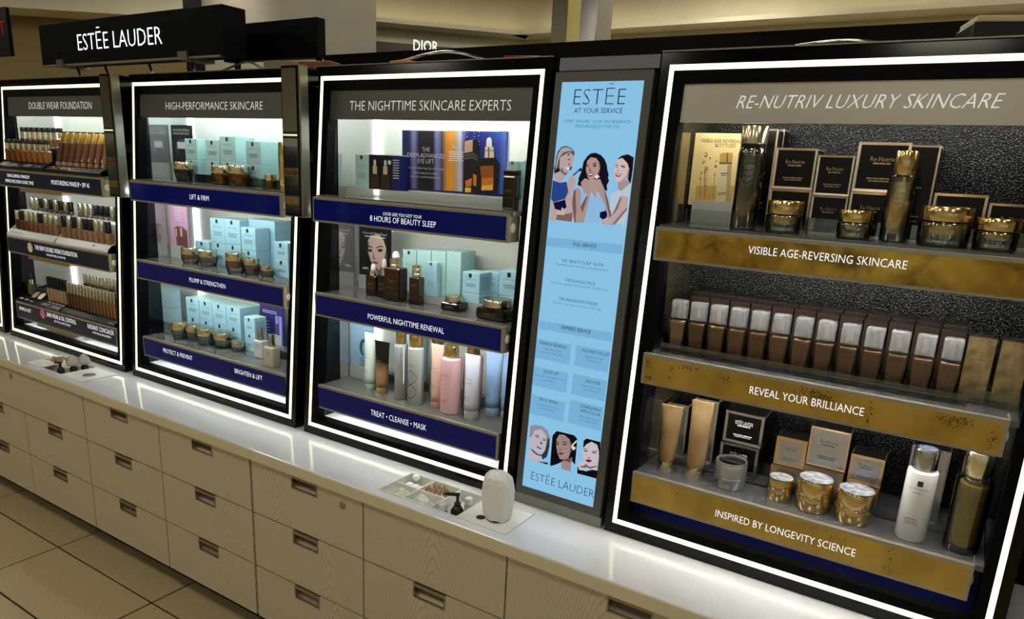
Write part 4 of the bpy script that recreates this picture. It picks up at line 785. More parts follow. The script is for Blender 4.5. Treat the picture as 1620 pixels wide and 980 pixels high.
def framed_carton(label, x0, x1, yf, d, z0, z1, group, face=None, frame=None, text='Re-Nutriv', inset=0.055, inner=None, ink=None, z=0.0):
    w, h = x1 - x0, z1 - z0
    t = empty('framed_carton', ((x0 + x1) / 2, yf + d / 2, z0), label, 'carton', group)
    link('body', box_me(w, d - 0.002, h - 0.001, 0.0006), frame or ROSE, t, (0, 0.001, 0))
    b = max(0.0035, w * inset)
    link('side_sheet', box_me(0.0006, d - 0.008, h - 0.008, 0, 1, 0.004), DARKCARD, t, (w / 2 + 0.0002, 0.002, 0))
    link('top_sheet', box_me(w - 0.006, d - 0.008, 0.0006, 0, 1, h - 0.0008), DARKCARD, t, (0, 0.002, 0))
    fr = []
    def mk():
        v, f = [], []
        P = [(-w / 2, 0), (w / 2, 0), (w / 2, h), (-w / 2, h)]; Q = [(-w / 2 + b, b), (w / 2 - b, b), (w / 2 - b, h - b), (-w / 2 + b, h - b)]
        for y in (-0.0015, 0.0):
            v += [(x, y, zz) for x, zz in P] + [(x, y + (0.0012 if y < 0 else 0), zz) for x, zz in Q]
        for k in range(4):
            n = (k + 1) % 4
            f += [(k, n, 4 + n, 4 + k), (8 + k, 12 + k, 12 + n, 8 + n), (k, 8 + k, 8 + n, n), (4 + k, 4 + n, 12 + n, 12 + k)]
        return mesh('face_frame', v, f)
    link('face_frame', cached(('ff', round(w, 4), round(h, 4), b), mk), frame or ROSE, t, (0, -d / 2 + 0.001, 0))
    link('face_panel', box_me(w - 2 * b, 0.0006, h - 2 * b, 0, 1, b), face or DARKCARD, t, (0, -d / 2 + 0.0012, 0))
    ik = ink or INKGOLD
    yy = -d / 2 + 0.0007
    if h > w * 0.7:
        ltext(text, w * 0.46, w * 0.10, h * 0.62, yy, ik, t)
        llines([(0, w * 0.34, h * 0.56, w * 0.035), (0, w * 0.5, h * 0.26, w * 0.03), (0, w * 0.42, h * 0.21, w * 0.025)], yy, ik, t)
    else:
        ltext(text, w * 0.40, w * 0.09, h * 0.45, yy, ik, t)
    return t

def jar(label, x, y, z, r, hb, ht, group, body=None, lid=None, content=None, square=False, band=None, taper=0.92, glass=True, name='cream_jar', base_h=0.006):
    t = empty(name, (x, y, z), label, 'jar', group)
    body = body or clear('jar_glass', (240, 242, 238), 0.5, 0.02)
    lidm = lid or GOLD
    if glass:
        link('glass_body', lathe_me([(r * taper * 0.9, 0.0), (r * taper, 0.002), (r * 0.99, hb * 0.55), (r, hb * 0.9), (r * 0.96, hb)], 32), body, t)
        link('cream', lathe_me([(r * taper * 0.55, base_h), (r * taper * 0.74, base_h + 0.003), (r * 0.82, hb * 0.6), (r * 0.82, hb * 0.96)], 28), content or GOLD, t)
    else:
        link('body', lathe_me([(r * taper * 0.94, 0.0), (r * taper, 0.0025), (r * 0.99, hb * 0.8), (r, hb * 0.93), (r * 0.97, hb)], 36), body, t)
        ltext('ESTĒE LAUDER', r * 0.8, r * 0.12, hb * 0.55, -r * 0.995, INKGOLD, t)
    if band: link('band', lathe_me([(r * 0.93, hb), (r * 0.93, hb + 0.0025)], 32), band, t)
    z1 = hb + (0.0025 if band else 0.0006)
    link('lid', lathe_me([(r * 0.97, z1), (r * 0.985, z1 + 0.001), (r * 0.985, ht - 0.003), (r * 0.955, ht - 0.0008), (r * 0.6, ht - 0.0002), (0, ht)], 40), lidm, t)
    return t

def square_jar(label, x, y, z, w, hb, ht, group, body=None, lid=None):
    t = empty('cream_jar', (x, y, z), label, 'jar', group)
    link('body', box_me(w, w * 0.86, hb, w * 0.10, 3), body or BROWNG, t)
    link('neck', lathe_me([(w * 0.40, hb - 0.002), (w * 0.40, hb + 0.003)], 28), DARKCARD, t)
    r = w * 0.43
    link('lid', lathe_me([(r * 0.97, hb + 0.0012), (r, hb + 0.002), (r, ht - 0.003), (r * 0.96, ht - 0.0008), (r * 0.5, ht - 0.0002), (0, ht)], 40), lid or PALEGOLD, t)
    llines([(0, w * 0.4, hb * 0.5, 0.0016), (0, w * 0.5, hb * 0.35, 0.0012)], -w * 0.43 - 0.0003, INKGOLD, t)
    return t

def bottle(label, x, y, z, r, hb, ht, group, body=None, cap=None, capr=0.8, collar=None, neck=True, inner=None, name='lotion_bottle', base=0.012, text='Re-Nutriv', ink=None, cap0=None):
    t = empty(name, (x, y, z), label, 'bottle', group)
    prof = [(r * 0.92, 0.0), (r, 0.003), (r, hb * 0.93), (r * 0.97, hb * 0.975), (r * capr * 0.9, hb)]
    link('body', lathe_me(prof, 36), body or clear('jar_glass', (240, 242, 238), 0.5, 0.02), t)
    if inner:
        link('liquid', lathe_me([(r * 0.74, base), (r * 0.80, base + 0.003), (r * 0.80, hb * 0.90)], 28), inner, t)
    c0 = hb + 0.0006 if cap0 is None else cap0
    if collar: link('collar', lathe_me([(r * capr * 0.95, hb), (r * capr * 0.95, c0)], 28), collar, t)
    link('cap', lathe_me([(r * capr * 0.97, c0), (r * capr, c0 + 0.001), (r * capr, ht - 0.002), (r * capr * 0.96, ht), (r * capr * 0.5, ht), (0, ht)], 36), cap or GOLD, t)
    if text:
        ltext(text, r * 0.95, r * 0.16, hb * 0.68, -r - 0.0004, ink or INKGREY, t)
        llines([(0, r * 0.7, hb * 0.25, r * 0.05), (0, r * 0.5, hb * 0.21, r * 0.05)], -r - 0.0004, ink or INKGREY, t)
    return t

def tube(label, x, y, z, r, wtop, h, caph, group, body=None, cap=None, crimp=0.008, name='cream_tube', text=('ESTĒE', 'LAUDER'), ink=None, rot=None, capr=0.97, band=None):
    """squeeze tube standing on its cap: round at the cap, pressed flat at the top"""
    t = empty(name, (x, y, z), label, 'tube', group, rot)
    link('cap', lathe_me([(r * capr * 0.95, 0), (r * capr, 0.0015), (r * capr, caph - 0.001), (r * capr * 0.98, caph)], 28), cap or body, t)
    n, seg = 9, 28
    def mk():
        v, f = [], []
        for i in range(n):
            u = i / (n - 1); zz = caph + 0.0008 + (h - crimp - caph) * u
            a = r + (wtop / 2 - r) * u; b = r * (1 - u ** 1.3) + 0.0014 * u
            for k in range(seg):
                q = 2 * math.pi * k / seg
                v.append((a * math.cos(q), b * math.sin(q), zz))
        for k in range(seg):
            q = 2 * math.pi * k / seg
            v.append((wtop / 2 * math.cos(q), 0.0014 * math.sin(q), h))
        for i in range(n):
            for k in range(seg):
                f.append((i * seg + k, i * seg + (k + 1) % seg, (i + 1) * seg + (k + 1) % seg, (i + 1) * seg + k))
        f.append(tuple(reversed(range(seg)))); f.append(tuple(n * seg + k for k in range(seg)))
        me = mesh('tube', v, f)
        for p in me.polygons: p.use_smooth = len(p.vertices) == 4
        return me
    link('body', cached(('tube', round(r, 4), round(wtop, 4), round(h, 4), round(caph, 4), crimp), mk), body, t)
    link('crimp', box_me(wtop, 0.0036, crimp, 0.0005, 1, h - crimp + 0.0002), band or body, t)
    if text:
        for k, s in enumerate(text):
            ltext(s, r * 1.0, r * 0.22, h * (0.62 - 0.06 * k), -r * 0.74, ink or INKGREY, t)
        llines([(0, r * 0.9, h * 0.36, 0.0014), (0, r * 0.8, h * 0.33, 0.0012), (0, r * 0.9, h * 0.30, 0.0012)], -r - 0.0004, ink or INKGREY, t)
    return t

def dropper(label, x, y, z, w, hb, hc, ht, group, body=None, collar=None, d=None, bulb=None, name='dropper_bottle', rot=None):
    t = empty(name, (x, y, z), label, 'bottle', group, rot)
    link('body', box_me(w, d or w * 0.7, hb, w * 0.10, 3), body or AMBER, t)
    rc = w * 0.30
    link('collar', lathe_me([(rc, hb), (rc, hb + (hc - hb) * 0.3), (rc * 0.96, hb + (hc - hb) * 0.33), (rc * 0.96, hb + (hc - hb) * 0.42), (rc, hb + (hc - hb) * 0.45), (rc, hc), (rc * 0.7, hc + 0.001)], 24), collar or PALEGOLD, t)
    rb = rc * 0.66
    link('rubber_bulb', lathe_me([(rb * 0.9, hc), (rb, hc + 0.002), (rb * 0.86, ht - rb * 0.8), (rb * 0.6, ht - rb * 0.25), (0, ht)], 18), bulb or WHITEP, t)
    llines([(0, w * 0.5, hb * 0.62, 0.0016), (0, w * 0.4, hb * 0.55, 0.0013), (0, w * 0.5, hb * 0.40, 0.0012)], -(d or w * 0.7) / 2 - 0.0004, INKGOLD, t)
    return t

def sign_card(label, x0, x1, y, z0, z1, zshelf, m, prints, border=None, name='sign_card', holder=True, hw=None):
    t = empty(name, ((x0 + x1) / 2, y, zshelf), label, 'sign card')
    c = wbox('card', x0, x1, y, y + 0.004, z0, z1, m, t)
    if border:
        b = wbox('border', x0 - 0.004, x1 + 0.004, y + 0.0012, y + 0.005, z0 - 0.003, z1 + 0.004, border, t)
    for fn in prints: fn(c)
    if holder:
        h = hw or (x0, x1)
        wbox('holder', h[0], h[1], y - 0.004, y + 0.010, zshelf, z0 + 0.012, ACRYLW, t)
    return t

def rail(parent, x0, x1, y, z0, h):
    wbox('stock_rail', x0, x1, y, y + 0.003, z0, z0 + h, ACRYL, parent)

Z1, Z2, Z3 = SHELF_TOP
# ================================================================ luxury display (gold shelf fronts)
RED_ = mat('bottle_cap_band', (16, 10, 8), 0.3)
OILG = mat('golden_oil', (186, 164, 82), 0.06, trans=0.35, coat=0.5)
DARKLIQ = mat('dark_serum', (40, 32, 12), 0.08, coat=0.6)
bottle('tall lotion bottle with gold cap in front of the droplet card', -0.449, 0.30, Z1, 0.0290, 0.176, 0.222, None, inner=DARKLIQ, cap=PALEGOLD, capr=0.98, base=0.040, text=None, collar=RED_, cap0=0.184)
lb = [o for o in COL.objects if o.name == 'lotion_bottle'][0]
link('amber_base', lathe_me([(0.022, 0.006), (0.0236, 0.009), (0.0236, 0.0395)], 28), mat('amber_liquid', (166, 132, 52), 0.08, trans=0.3), lb)
for k, (x, r, hb, ht, lab) in enumerate([(-0.361, 0.0375, 0.038, 0.069, 'gold lidded glass jar right beside the tall lotion bottle'), (-0.219, 0.0335, 0.032, 0.059, 'smaller gold lidded glass jar to the left of the slim gold serum bottle'),
                                   (-0.057, 0.0465, 0.046, 0.077, 'widest gold lidded glass jar, right of the slim gold serum bottle'), (0.031, 0.0375, 0.035, 0.061, 'gold lidded glass jar at the right end of the top luxury shelf')]):
    jar(lab, x, 0.295 if k != 2 else 0.30, Z1, r, hb, ht, 'gold lidded glass jars on the top luxury shelf', lid=GOLD, content=GOLD, band=RED_, taper=0.97, base_h=0.012)
t = bottle('slim glass serum bottle with gold core and gold cap', -0.145, 0.30, Z1, 0.0255, 0.132, 0.178, None, inner=GOLD, cap=GOLD, capr=0.80, base=0.016, text=None, collar=GOLD, cap0=0.136, name='serum_bottle')
g = 'dark cartons with rose gold frames on the top luxury shelf'
D = 0.075
framed_carton('dark framed carton upper left, standing behind the first gold jar', -0.413, -0.325, 0.36, D, 1.598, 1.686, g)
framed_carton('dark framed carton lying below the upper left one, half hidden by the first gold jar', -0.414, -0.324, 0.358, D, Z1, 1.597, g)
framed_carton('narrower dark framed carton second from the left in the upper row', -0.322, -0.248, 0.36, D, 1.589, 1.673, g)
framed_carton('dark framed carton below the second upper one, between two gold jars', -0.322, -0.248, 0.358, D, Z1, 1.588, g)
framed_carton('largest square dark framed carton behind the slim serum bottle', -0.245, -0.145, 0.36, D, 1.601, 1.702, g)
framed_carton('dark framed carton under the largest square one', -0.245, -0.160, 0.358, D, Z1, 1.600, g)
framed_carton('wide low dark framed carton behind the widest gold jar', -0.088, 0.006, 0.362, D, Z1, 1.606, g, text='Re-Nutriv')
framed_carton('wide low dark framed carton at the right end of the top luxury shelf', 0.010, 0.096, 0.362, D, Z1, 1.592, g)
for k in range(3):
    framed_carton('tall dark carton %s of three, in the row behind the slim serum bottle' % ('nearest', 'middle', 'rearmost')[k], -0.158, -0.092, 0.362 + k * 0.0435, 0.042, Z1, 1.698, g, text='')
for k in range(2):
    framed_carton('very tall dark carton %s of two beside the tall lotion bottle' % ('in front', 'behind')[k], -0.466, -0.417, 0.372 + 0.056 * k, 0.052, Z1, 1.726 + 0.004 * k, g, text='')
GOLDCARD = mat('pale_gold_card', (226, 204, 142), 0.45)
INKBROWN = mat('brown_ink', (92, 66, 26), 0.6)
def art(parent, data, y, tagname):
    flat = len(data) > 40
    for k, (rgb, pls) in enumerate(data):
      for polys in [[p] for p in pls]:
        wpoly('picture_print', polys, y - 0.0003 - (0 if flat else 0.00006) * k, mat('print_%d_%d_%d' % tuple(rgb), tuple(rgb), 0.45), parent)
sign_card('gold printed card with droplets and a bottle, beside the tall lotion bottle', -0.612, -0.498, 0.385, 1.548, 1.716, Z1, GOLDCARD,
    [lambda c: art(c, DROPLET_ART, 0.385, 'droplets'), lambda c: wtext('VISIBLE AGE REVERSAL', -0.597, -0.502, 1.695, 0.008, 0.3835, INKBROWN, c, offset=0.0), lambda c: wtext('BOTTLED', -0.560, -0.512, 1.6845, 0.008, 0.3835, INKBROWN, c, offset=0.0)], hw=(-0.6, -0.5))
rail(b4, -0.60, 0.125, 0.345, Z1, 0.034)

# foundation bottles in a clear tray
SHADES = [(196, 152, 118), (128, 82, 48), (150, 104, 72), (150, 102, 68), (140, 88, 52), (158, 112, 84), (162, 116, 84), (152, 108, 80), (142, 100, 74), (140, 92, 60), (150, 110, 82), (150, 112, 84), (162, 120, 92)]
tray = empty('clear_tray', (-0.28, 0.30, Z2), 'clear acrylic tray holding the row of foundation bottles', 'tray')
wbox('tray_floor', -0.598, 0.042, 0.262, 0.338, Z2, Z2 + 0.004, ACRYL, tray)
wbox('tray_front', -0.598, 0.042, 0.262, 0.265, Z2 + 0.004, Z2 + 0.024, ACRYL, tray)
for k in range(14):
    x = -0.5975 + k * 0.0479
    wbox('divider', x - 0.001, x + 0.001, 0.266, 0.338, Z2 + 0.004, Z2 + 0.034, ACRYL, tray)
def fbody():
    v = []
    for z, sx, sy in ((0.0, 0.017, 0.0105), (0.006, 0.0175, 0.011), (0.074, 0.0205, 0.0135), (0.078, 0.0195, 0.0125)):
        v += [(-sx, -sy, z), (sx, -sy, z), (sx, sy, z), (-sx, sy, z)]
    f = [(3, 2, 1, 0), (12, 13, 14, 15)]
    for i in range(3):
        for k in range(4):
            f.append((i * 4 + k, i * 4 + (k + 1) % 4, i * 4 + 4 + (k + 1) % 4, i * 4 + 4 + k))
    return bevel_mesh(mesh('glass_body', v, f), 0.0016, 2)
for k in range(13):
    x = -0.5735 + k * 0.0479
    lab = '%s foundation bottle from the left in the clear capped row, %s' % (ORD[k], 'light beige' if k == 0 else ('deep brown' if k in (1, 4, 9) else 'mid brown'))
    t = empty('foundation_bottle', (x, 0.302, Z2 + 0.0042), lab, 'bottle', 'clear capped foundation bottles')
    link('glass_body', cached('fbody', fbody), clear('thin_glass', (246, 246, 244), 0.8), t)
    link('liquid', box_me(0.034, 0.0195, 0.066, 0.002, 1, 0.006, 0.86), mat('shade_%d' % k, SHADES[k], 0.35), t)
    link('cap', box_me(0.036, 0.026, 0.044, 0.003, 2, 0.0785), clear('cap_acrylic', (236, 238, 242), 0.82, 0.03, True), t)
    link('inner_cap', lathe_me([(0.0095, 0.082), (0.0095, 0.110), (0.0088, 0.112)], 18), PALEGOLD if k % 3 else SILVER, t)
    link('neck_ring', lathe_me([(0.0115, 0.079), (0.0115, 0.087)], 18), SILVER, t)
    ltext('RE-NUTRIV', 0.022, 0.0034, 0.060, -0.0142, mat('brown_print', (70, 42, 24), 0.6), t)
    llines([(0, 0.018, 0.018, 0.0012), (0, 0.016, 0.014, 0.001), (0, 0.014, 0.0105, 0.001)], -0.0122, mat('brown_print', (70, 42, 24), 0.6), t)
TAUPE = mat('taupe_card', (52, 40, 33), 0.35, 0.3); TAUPETOP = tex('dark_marble_card', 'noise', 30, (22, 17, 15), (44, 36, 32), 0.4, 0.6, 0.25)
TAUPEF = tex('champagne_foil_card', 'noise', 40, (120, 104, 76), (158, 138, 100), 0.4, 0.6, 0.28, 0.6, detail=6)
def dark_carton(label, x, y, z, w, d, h, front, g):
    t = empty('foundation_carton', (x, y, z), label, 'carton', g)
    link('body', box_me(w, d, h, 0.0008), TAUPETOP, t)
    link('front_sheet', box_me(w - 0.003, 0.0008, h - 0.004, 0, 1, 0.002), front, t, (0, -d / 2 - 0.0003, 0))
    ltext('Re-Nutriv', w * 0.5, w * 0.10, h * 0.64, -d / 2 - 0.001, INKBROWN, t)
    return t
for row in range(2):
    for k in range(12):
        dark_carton('%s foundation carton from the left in the %s row behind the clear capped bottles' % (ORD[k], ('front', 'rear')[row]),
                    -0.5420 + k * 0.0490, 0.372 + row * 0.050, Z2, 0.0470, 0.048, 0.134 + 0.004 * row, TAUPE, 'foundation cartons behind the bottles')
for k in range(2):
    dark_carton('%s champagne foil carton at the right end of the foundation shelf' % ('left', 'right')[k], 0.052 + k * 0.056 - 0.004, 0.330, Z2, 0.050, 0.046, 0.136, TAUPEF, 'champagne foil cartons')
wbox('stock_rail', 0.045, 0.128, 0.285, 0.288, Z2, Z2 + 0.034, ACRYL, b4)

# bottom luxury shelf
TUBEGOLD = tex('bronze_tube', 'noise', 14, (158, 128, 90), (192, 164, 122), 0.35, 0.65, 0.24, 0.6)
tube('shorter bronze cream tube standing on its cap at the left of the bottom luxury shelf', -0.558, 0.284, Z3, 0.0205, 0.054, 0.172, 0.026, 'bronze cream tubes', TUBEGOLD, PALEGOLD, 0.008, text=('Re-Nutriv',), ink=INKBROWN)
tube('taller bronze cream tube standing beside the shorter one', -0.484, 0.284, Z3, 0.0225, 0.054, 0.199, 0.024, 'bronze cream tubes', TUBEGOLD, PALEGOLD, 0.009, text=('Re-Nutriv',), ink=INKBROWN)
SATIN = mat('satin_silver', (178, 180, 182), 0.3, 0.85)
t = jar('round silver cream jar with dark mirrored lid', -0.399, 0.290, Z3, 0.0375, 0.030, 0.062, None, body=SATIN, lid=SATIN, glass=False, taper=0.94)
link('lid_inlay', lathe_me([(0.0, 0.0), (0.0318, 0.0), (0.0318, 0.0006)], 36), mat('dark_inlay', (5, 5, 7), 0.05, 0.0, spec=0.3), t, (0, 0, 0.0622))
link('lid_rim', lathe_me([(0.0320, 0.0618), (0.0366, 0.0618), (0.0366, 0.0665), (0.0320, 0.0665), (0.0320, 0.0618)], 36), SATIN, t)
link('logo', box_me(0.008, 0.0006, 0.009, 0, 1, 0.011), INK, t, (-0.026, -0.0285, 0), (0, 0, -0.75))
for k, (x, y, r, hb, ht, lab) in enumerate([(-0.283, 0.296, 0.029, 0.027, 0.053, 'smallest gold jar wrapped in film on the bottom luxury shelf'), (-0.207, 0.290, 0.0395, 0.036, 0.074, 'middle gold jar wrapped in film on the bottom luxury shelf'), (-0.121, 0.285, 0.040, 0.035, 0.073, 'gold jar wrapped in film nearest the white lotion bottle')]):
    t = jar(lab, x, y, Z3, r, hb, ht, 'gold jars wrapped in film', body=GOLD, lid=GOLD, glass=False, taper=0.95)
    link('lid_inlay', lathe_me([(0.0, 0.0), (r * 0.9, 0.0), (r * 0.9, 0.0005)], 32), tex('film_gloss', 'noise', 60, (150, 158, 176), (226, 228, 232), 0.4, 0.6, 0.12, 0.5), t, (0, 0, ht + 0.0003))
FROSTW = mat('milky_bottle', (226, 228, 226), 0.25, trans=0.12)
t = bottle('white lotion bottle with silver cap and square dark logo', -0.005, 0.275, Z3, 0.0295, 0.158, 0.203, None, body=FROSTW, cap=SILVER, capr=0.80, text=None)
link('logo', box_me(0.0105, 0.0008, 0.0115, 0, 1, 0.127), INK, t, (0, -0.0297, 0))
ltext('ESTĒE LAUDER', 0.034, 0.0042, 0.119, -0.0302, INK, t); ltext('Re-Nutriv', 0.020, 0.0045, 0.110, -0.0302, INK, t)
llines([(-0.004, 0.022, 0.052, 0.0016), (-0.002, 0.026, 0.047, 0.0014), (-0.002, 0.024, 0.042, 0.0014)], -0.0302, INK, t)
cap_top = link('cap_inlay', lathe_me([(0, 0), (0.019, 0), (0.019, 0.0005)], 28), mat('blue_grey_inlay', (120, 130, 150), 0.1, 0.6), t, (0, 0, 0.2033))
bottle('golden oil bottle with gold cap beside the white lotion bottle', 0.088, 0.285, Z3, 0.0335, 0.165, 0.218, None, inner=OILG, cap=PALEGOLD, capr=0.82, base=0.014, text=None)
SILVERCARD = mat('silver_foil_card', (168, 166, 166), 0.18, 0.85)
PEACH = mat('champagne_frame', (206, 176, 136), 0.24, 0.9)
g2 = 'foil framed cartons on the bottom luxury shelf'
framed_carton('black faced silver framed carton on top, behind the silver jar', -0.446, -0.352, 0.36, 0.085, 0.978, 1.058, g2, face=DARKCARD, frame=SILVERCARD, text='ESTĒE LAUDER', ink=INKWHITE, inset=0.07)
framed_carton('black faced silver framed carton below, half hidden by the silver jar', -0.448, -0.354, 0.356, 0.085, Z3, 0.976, g2, face=DARKCARD, frame=SILVERCARD, text='ESTĒE LAUDER', ink=INKWHITE, inset=0.07)
framed_carton('small champagne framed carton on top, behind the smallest gold jar', -0.315, -0.245, 0.345, 0.06, 0.956, 1.027, g2, face=SILVERCARD, frame=PEACH, ink=INK, inset=0.13)
framed_carton('small champagne framed carton below, behind the smallest gold jar', -0.318, -0.247, 0.342, 0.06, Z3, 0.954, g2, face=SILVERCARD, frame=PEACH, ink=INK, inset=0.13)
framed_carton('large silver faced carton on top, behind the middle gold jar', -0.243, -0.157, 0.345, 0.075, 0.974, 1.069, g2, face=SILVERCARD, frame=PEACH, ink=INK, inset=0.05)
framed_carton('large silver faced carton below, behind the middle gold jar', -0.244, -0.158, 0.342, 0.075, Z3, 0.972, g2, face=SILVERCARD, frame=PEACH, ink=INK, inset=0.05)
framed_carton('champagne framed carton on top, behind the gold jar nearest the lotion', -0.150, -0.080, 0.342, 0.07, 0.957, 1.025, g2, face=SILVERCARD, frame=PEACH, ink=INK, inset=0.10)
framed_carton('champagne framed carton below, behind the gold jar nearest the lotion', -0.151, -0.081, 0.340, 0.07, Z3, 0.955, g2, face=SILVERCARD, frame=PEACH, ink=INK, inset=0.10)
framed_carton('tall silver carton behind the white lotion bottle', -0.036, 0.040, 0.385, 0.06, Z3, 1.062, g2, face=SILVERCARD, frame=SILVERCARD, text='', ink=INK)
framed_carton('tall mirror silver carton behind the shorter bronze tube', -0.610, -0.555, 0.400, 0.06, Z3, 1.032, g2, face=SILVERCARD, frame=ROSE, text='')
framed_carton('tall mirror silver carton behind the taller bronze tube', -0.540, -0.478, 0.400, 0.06, Z3, 1.060, g2, face=SILVERCARD, frame=ROSE, text='')
rail(b4, -0.60, 0.125, 0.3335, Z3, 0.030)

# ================================================================ nighttime display
carton('tall pale teal carton at the left end of the top nighttime shelf', -1.683, -1.626, 0.335, 0.055, 1.530, 1.632, None, body=TEAL)
t = empty('gift_set_box', (-1.56, 0.36, 1.53), 'dark gift set box with two dropper bottles pictured', 'gift set')
wbox('box', -1.6235, -1.530, 0.335, 0.385, 1.530, 1.632, mat('midnight_card', (14, 16, 24), 0.4), t)
gb = [c for c in t.children][0]
wbox('blue_panel', -1.5300, -1.497, 0.335, 0.385, 1.530, 1.632, mat('royal_card', (22, 34, 96), 0.4), t)
wbox('lid', -1.6235, -1.497, 0.335, 0.385, 1.6322, 1.634, TEALTOP, t)
for x in (-1.600, -1.557):
    wpoly('bottle_print', [rect(x - 0.016, x + 0.016, 1.533, 1.575)], 0.3345, mat('print_brown', (62, 42, 30), 0.4), t)
    wpoly('collar_print', [rect(x - 0.009, x + 0.009, 1.576, 1.600)], 0.3345, mat('print_pale_gold', (206, 194, 150), 0.4), t)
    wpoly('bulb_print', [ellipse(x, 1.609, 0.0055, 0.010, 12)], 0.3345, INKWHITE, t)
wpoly('badge_print', [ellipse(-1.540, 1.612, 0.007, 0.007, 14)], 0.3343, INKWHITE, t)
wpoly('fine_print', [rect(-1.526, -1.502, 1.618 - 0.0075 * k, 1.6205 - 0.0075 * k) for k in range(8)], 0.3345, INKWHITE, t)
wbox('clear_riser', -1.71, -1.045, 0.318, 0.470, Z1, Z1 + 0.025, ACRYLW, b3)
NIGHT = mat('night_blue_card', (30, 34, 92), 0.35)
sign_card('wide blue and amber poster of a dropper bottle on the top nighttime shelf', -1.520, -1.138, 0.370, 1.534, 1.708, Z1 + 0.025, NIGHT,
    [lambda c: art(c, NIGHT_STRIPS, 0.370, 'night'), lambda c: art(c, NIGHT_ART, 0.366, 'night'), lambda c: wtext('THE', -1.438, -1.408, 1.6485, 0.012, 0.3635, INKWHITE, c), lambda c: wtext('DERM-ADVANCED', -1.494, -1.352, 1.631, 0.0125, 0.3635, INKWHITE, c),
     lambda c: wtext('EYE LIFT', -1.454, -1.392, 1.6145, 0.0125, 0.3635, INKWHITE, c), lambda c: wtext('96%', -1.324, -1.296, 1.6575, 0.0105, 0.3635, INKWHITE, c),
     lambda c: wtext('Advanced Night Repair Eye Lift + Sculpt', -1.491, -1.355, 1.5975, 0.006, 0.3635, INKWHITE, c), lambda c: wtext('CLINICAL RESULTS IN 4 WEEKS', -1.472, -1.378, 1.5835, 0.005, 0.3635, INKWHITE, c),
     lambda c: wtext('VISIBLY LIFT, SCULPT & REFRESH EYES', -1.484, -1.366, 1.572, 0.005, 0.3635, INKWHITE, c), lambda c: wpoly('fine_print', [rect(-1.338 + 0.003 * (k % 2), -1.285 - 0.003 * (k % 2), 1.649 - 0.006 * k, 1.6515 - 0.006 * k) for k in range(5)], 0.3635, INKWHITE, c)],
    border=WHITEP, holder=False)
for k in range(2):
    carton('tall pale teal carton %s the dark brown serum box' % ('just left of', 'just right of')[k], (-1.122, -1.068)[k], (-1.084, -1.040)[k], 0.345, 0.06, Z1 + 0.025, 1.632 + 0.003 * k, 'pale teal cartons by the dark serum box')
t = empty('serum_box', (-1.080, 0.31, Z1 + 0.0), 'upright dark brown glossy serum bottle at the right end of the top nighttime shelf', 'bottle')
link('body', box_me(0.040, 0.030, 0.088, 0.004, 2), BROWNG, t)
link('cap', box_me(0.040, 0.030, 0.015, 0.003, 2, 0.0885), mat('brown_cap', (44, 30, 18), 0.25, 0.4), t)
llines([(0, 0.024, 0.05, 0.0014), (0, 0.022, 0.046, 0.0012), (0, 0.026, 0.030, 0.0012)], -0.0155, INKGOLD, t)

gN = 'night repair bottles'
dropper('small amber dropper bottle, leftmost on the middle nighttime shelf', -1.591, 0.318, Z2, 0.043, 0.064, 0.080, 0.102, gN)
dropper('dark dropper bottle half hidden behind the large one', -1.545, 0.318, Z2, 0.038, 0.070, 0.095, 0.122, gN, body=BROWNG)
dropper('largest dark amber dropper bottle on the middle nighttime shelf', -1.486, 0.305, Z2, 0.063, 0.103, 0.132, 0.153, gN, collar=PALEGOLD)
t = empty('serum_bottle', (-1.402, 0.305, Z2), 'slim brown serum bottle with banded gold cap on the nighttime shelf', 'bottle')
link('body', box_me(0.038, 0.030, 0.083, 0.004, 3), AMBER, t)
link('base_glass', box_me(0.0384, 0.0304, 0.012, 0.003, 2, -0.0002), GLASS, t)
link('cap', lathe_me([(0.0125, 0.0835), (0.014, 0.085), (0.014, 0.094), (0.0132, 0.095), (0.0132, 0.098), (0.014, 0.099), (0.014, 0.108), (0.0132, 0.109), (0.0132, 0.111), (0.014, 0.112), (0.014, 0.118), (0.012, 0.119), (0, 0.119)], 24), PALEGOLD, t)
llines([(0, 0.02, 0.06, 0.0014), (0, 0.018, 0.056, 0.0012)], -0.0154, INKGOLD, t)
gj = 'dark square night cream jars'
square_jar('smaller dark square night cream jar with gold lid', -1.265, 0.315, Z2, 0.064, 0.025, 0.045, gj)
square_jar('larger dark square night cream jar with gold lid', -1.103, 0.300, Z2, 0.096, 0.035, 0.058, gj)
BLACKCARD = mat('black_card', (12, 11, 14), 0.35)
sign_card('black portrait card of a dark haired woman on the middle nighttime shelf', -1.727, -1.588, 0.395, 1.233, 1.412, Z2, BLACKCARD,
    [lambda c: art(c, FACE_ART, 0.395, 'face'), lambda c: wtext('Advanced Night Repair', -1.711, -1.600, 1.382, 0.008, 0.3935, INKWHITE, c), lambda c: wpoly('fine_print', [rect(-1.70, -1.61, 1.373, 1.3755)], 0.3935, INKWHITE, c)])
wbox('clear_riser', -1.515, -1.045, 0.345, 0.480, Z2, Z2 + 0.022, ACRYLW, b3)
gb3 = 'pale blue cartons on the middle nighttime shelf'
ZR = Z2 + 0.022
for k in range(4):
    carton('%s tall pale teal carton of four, counted from the dropper bottles' % ORD[k], -1.517 + k * 0.0565, -1.462 + k * 0.0565, 0.372 + 0.002 * k, 0.075, ZR, 1.350 + 0.004 * k, gb3, body=TEAL, logo=(k == 0))
carton('short pale teal carton right behind the slim serum bottle', -1.404, -1.362, 0.350, 0.018, ZR, 1.325, gb3, body=TEALB)
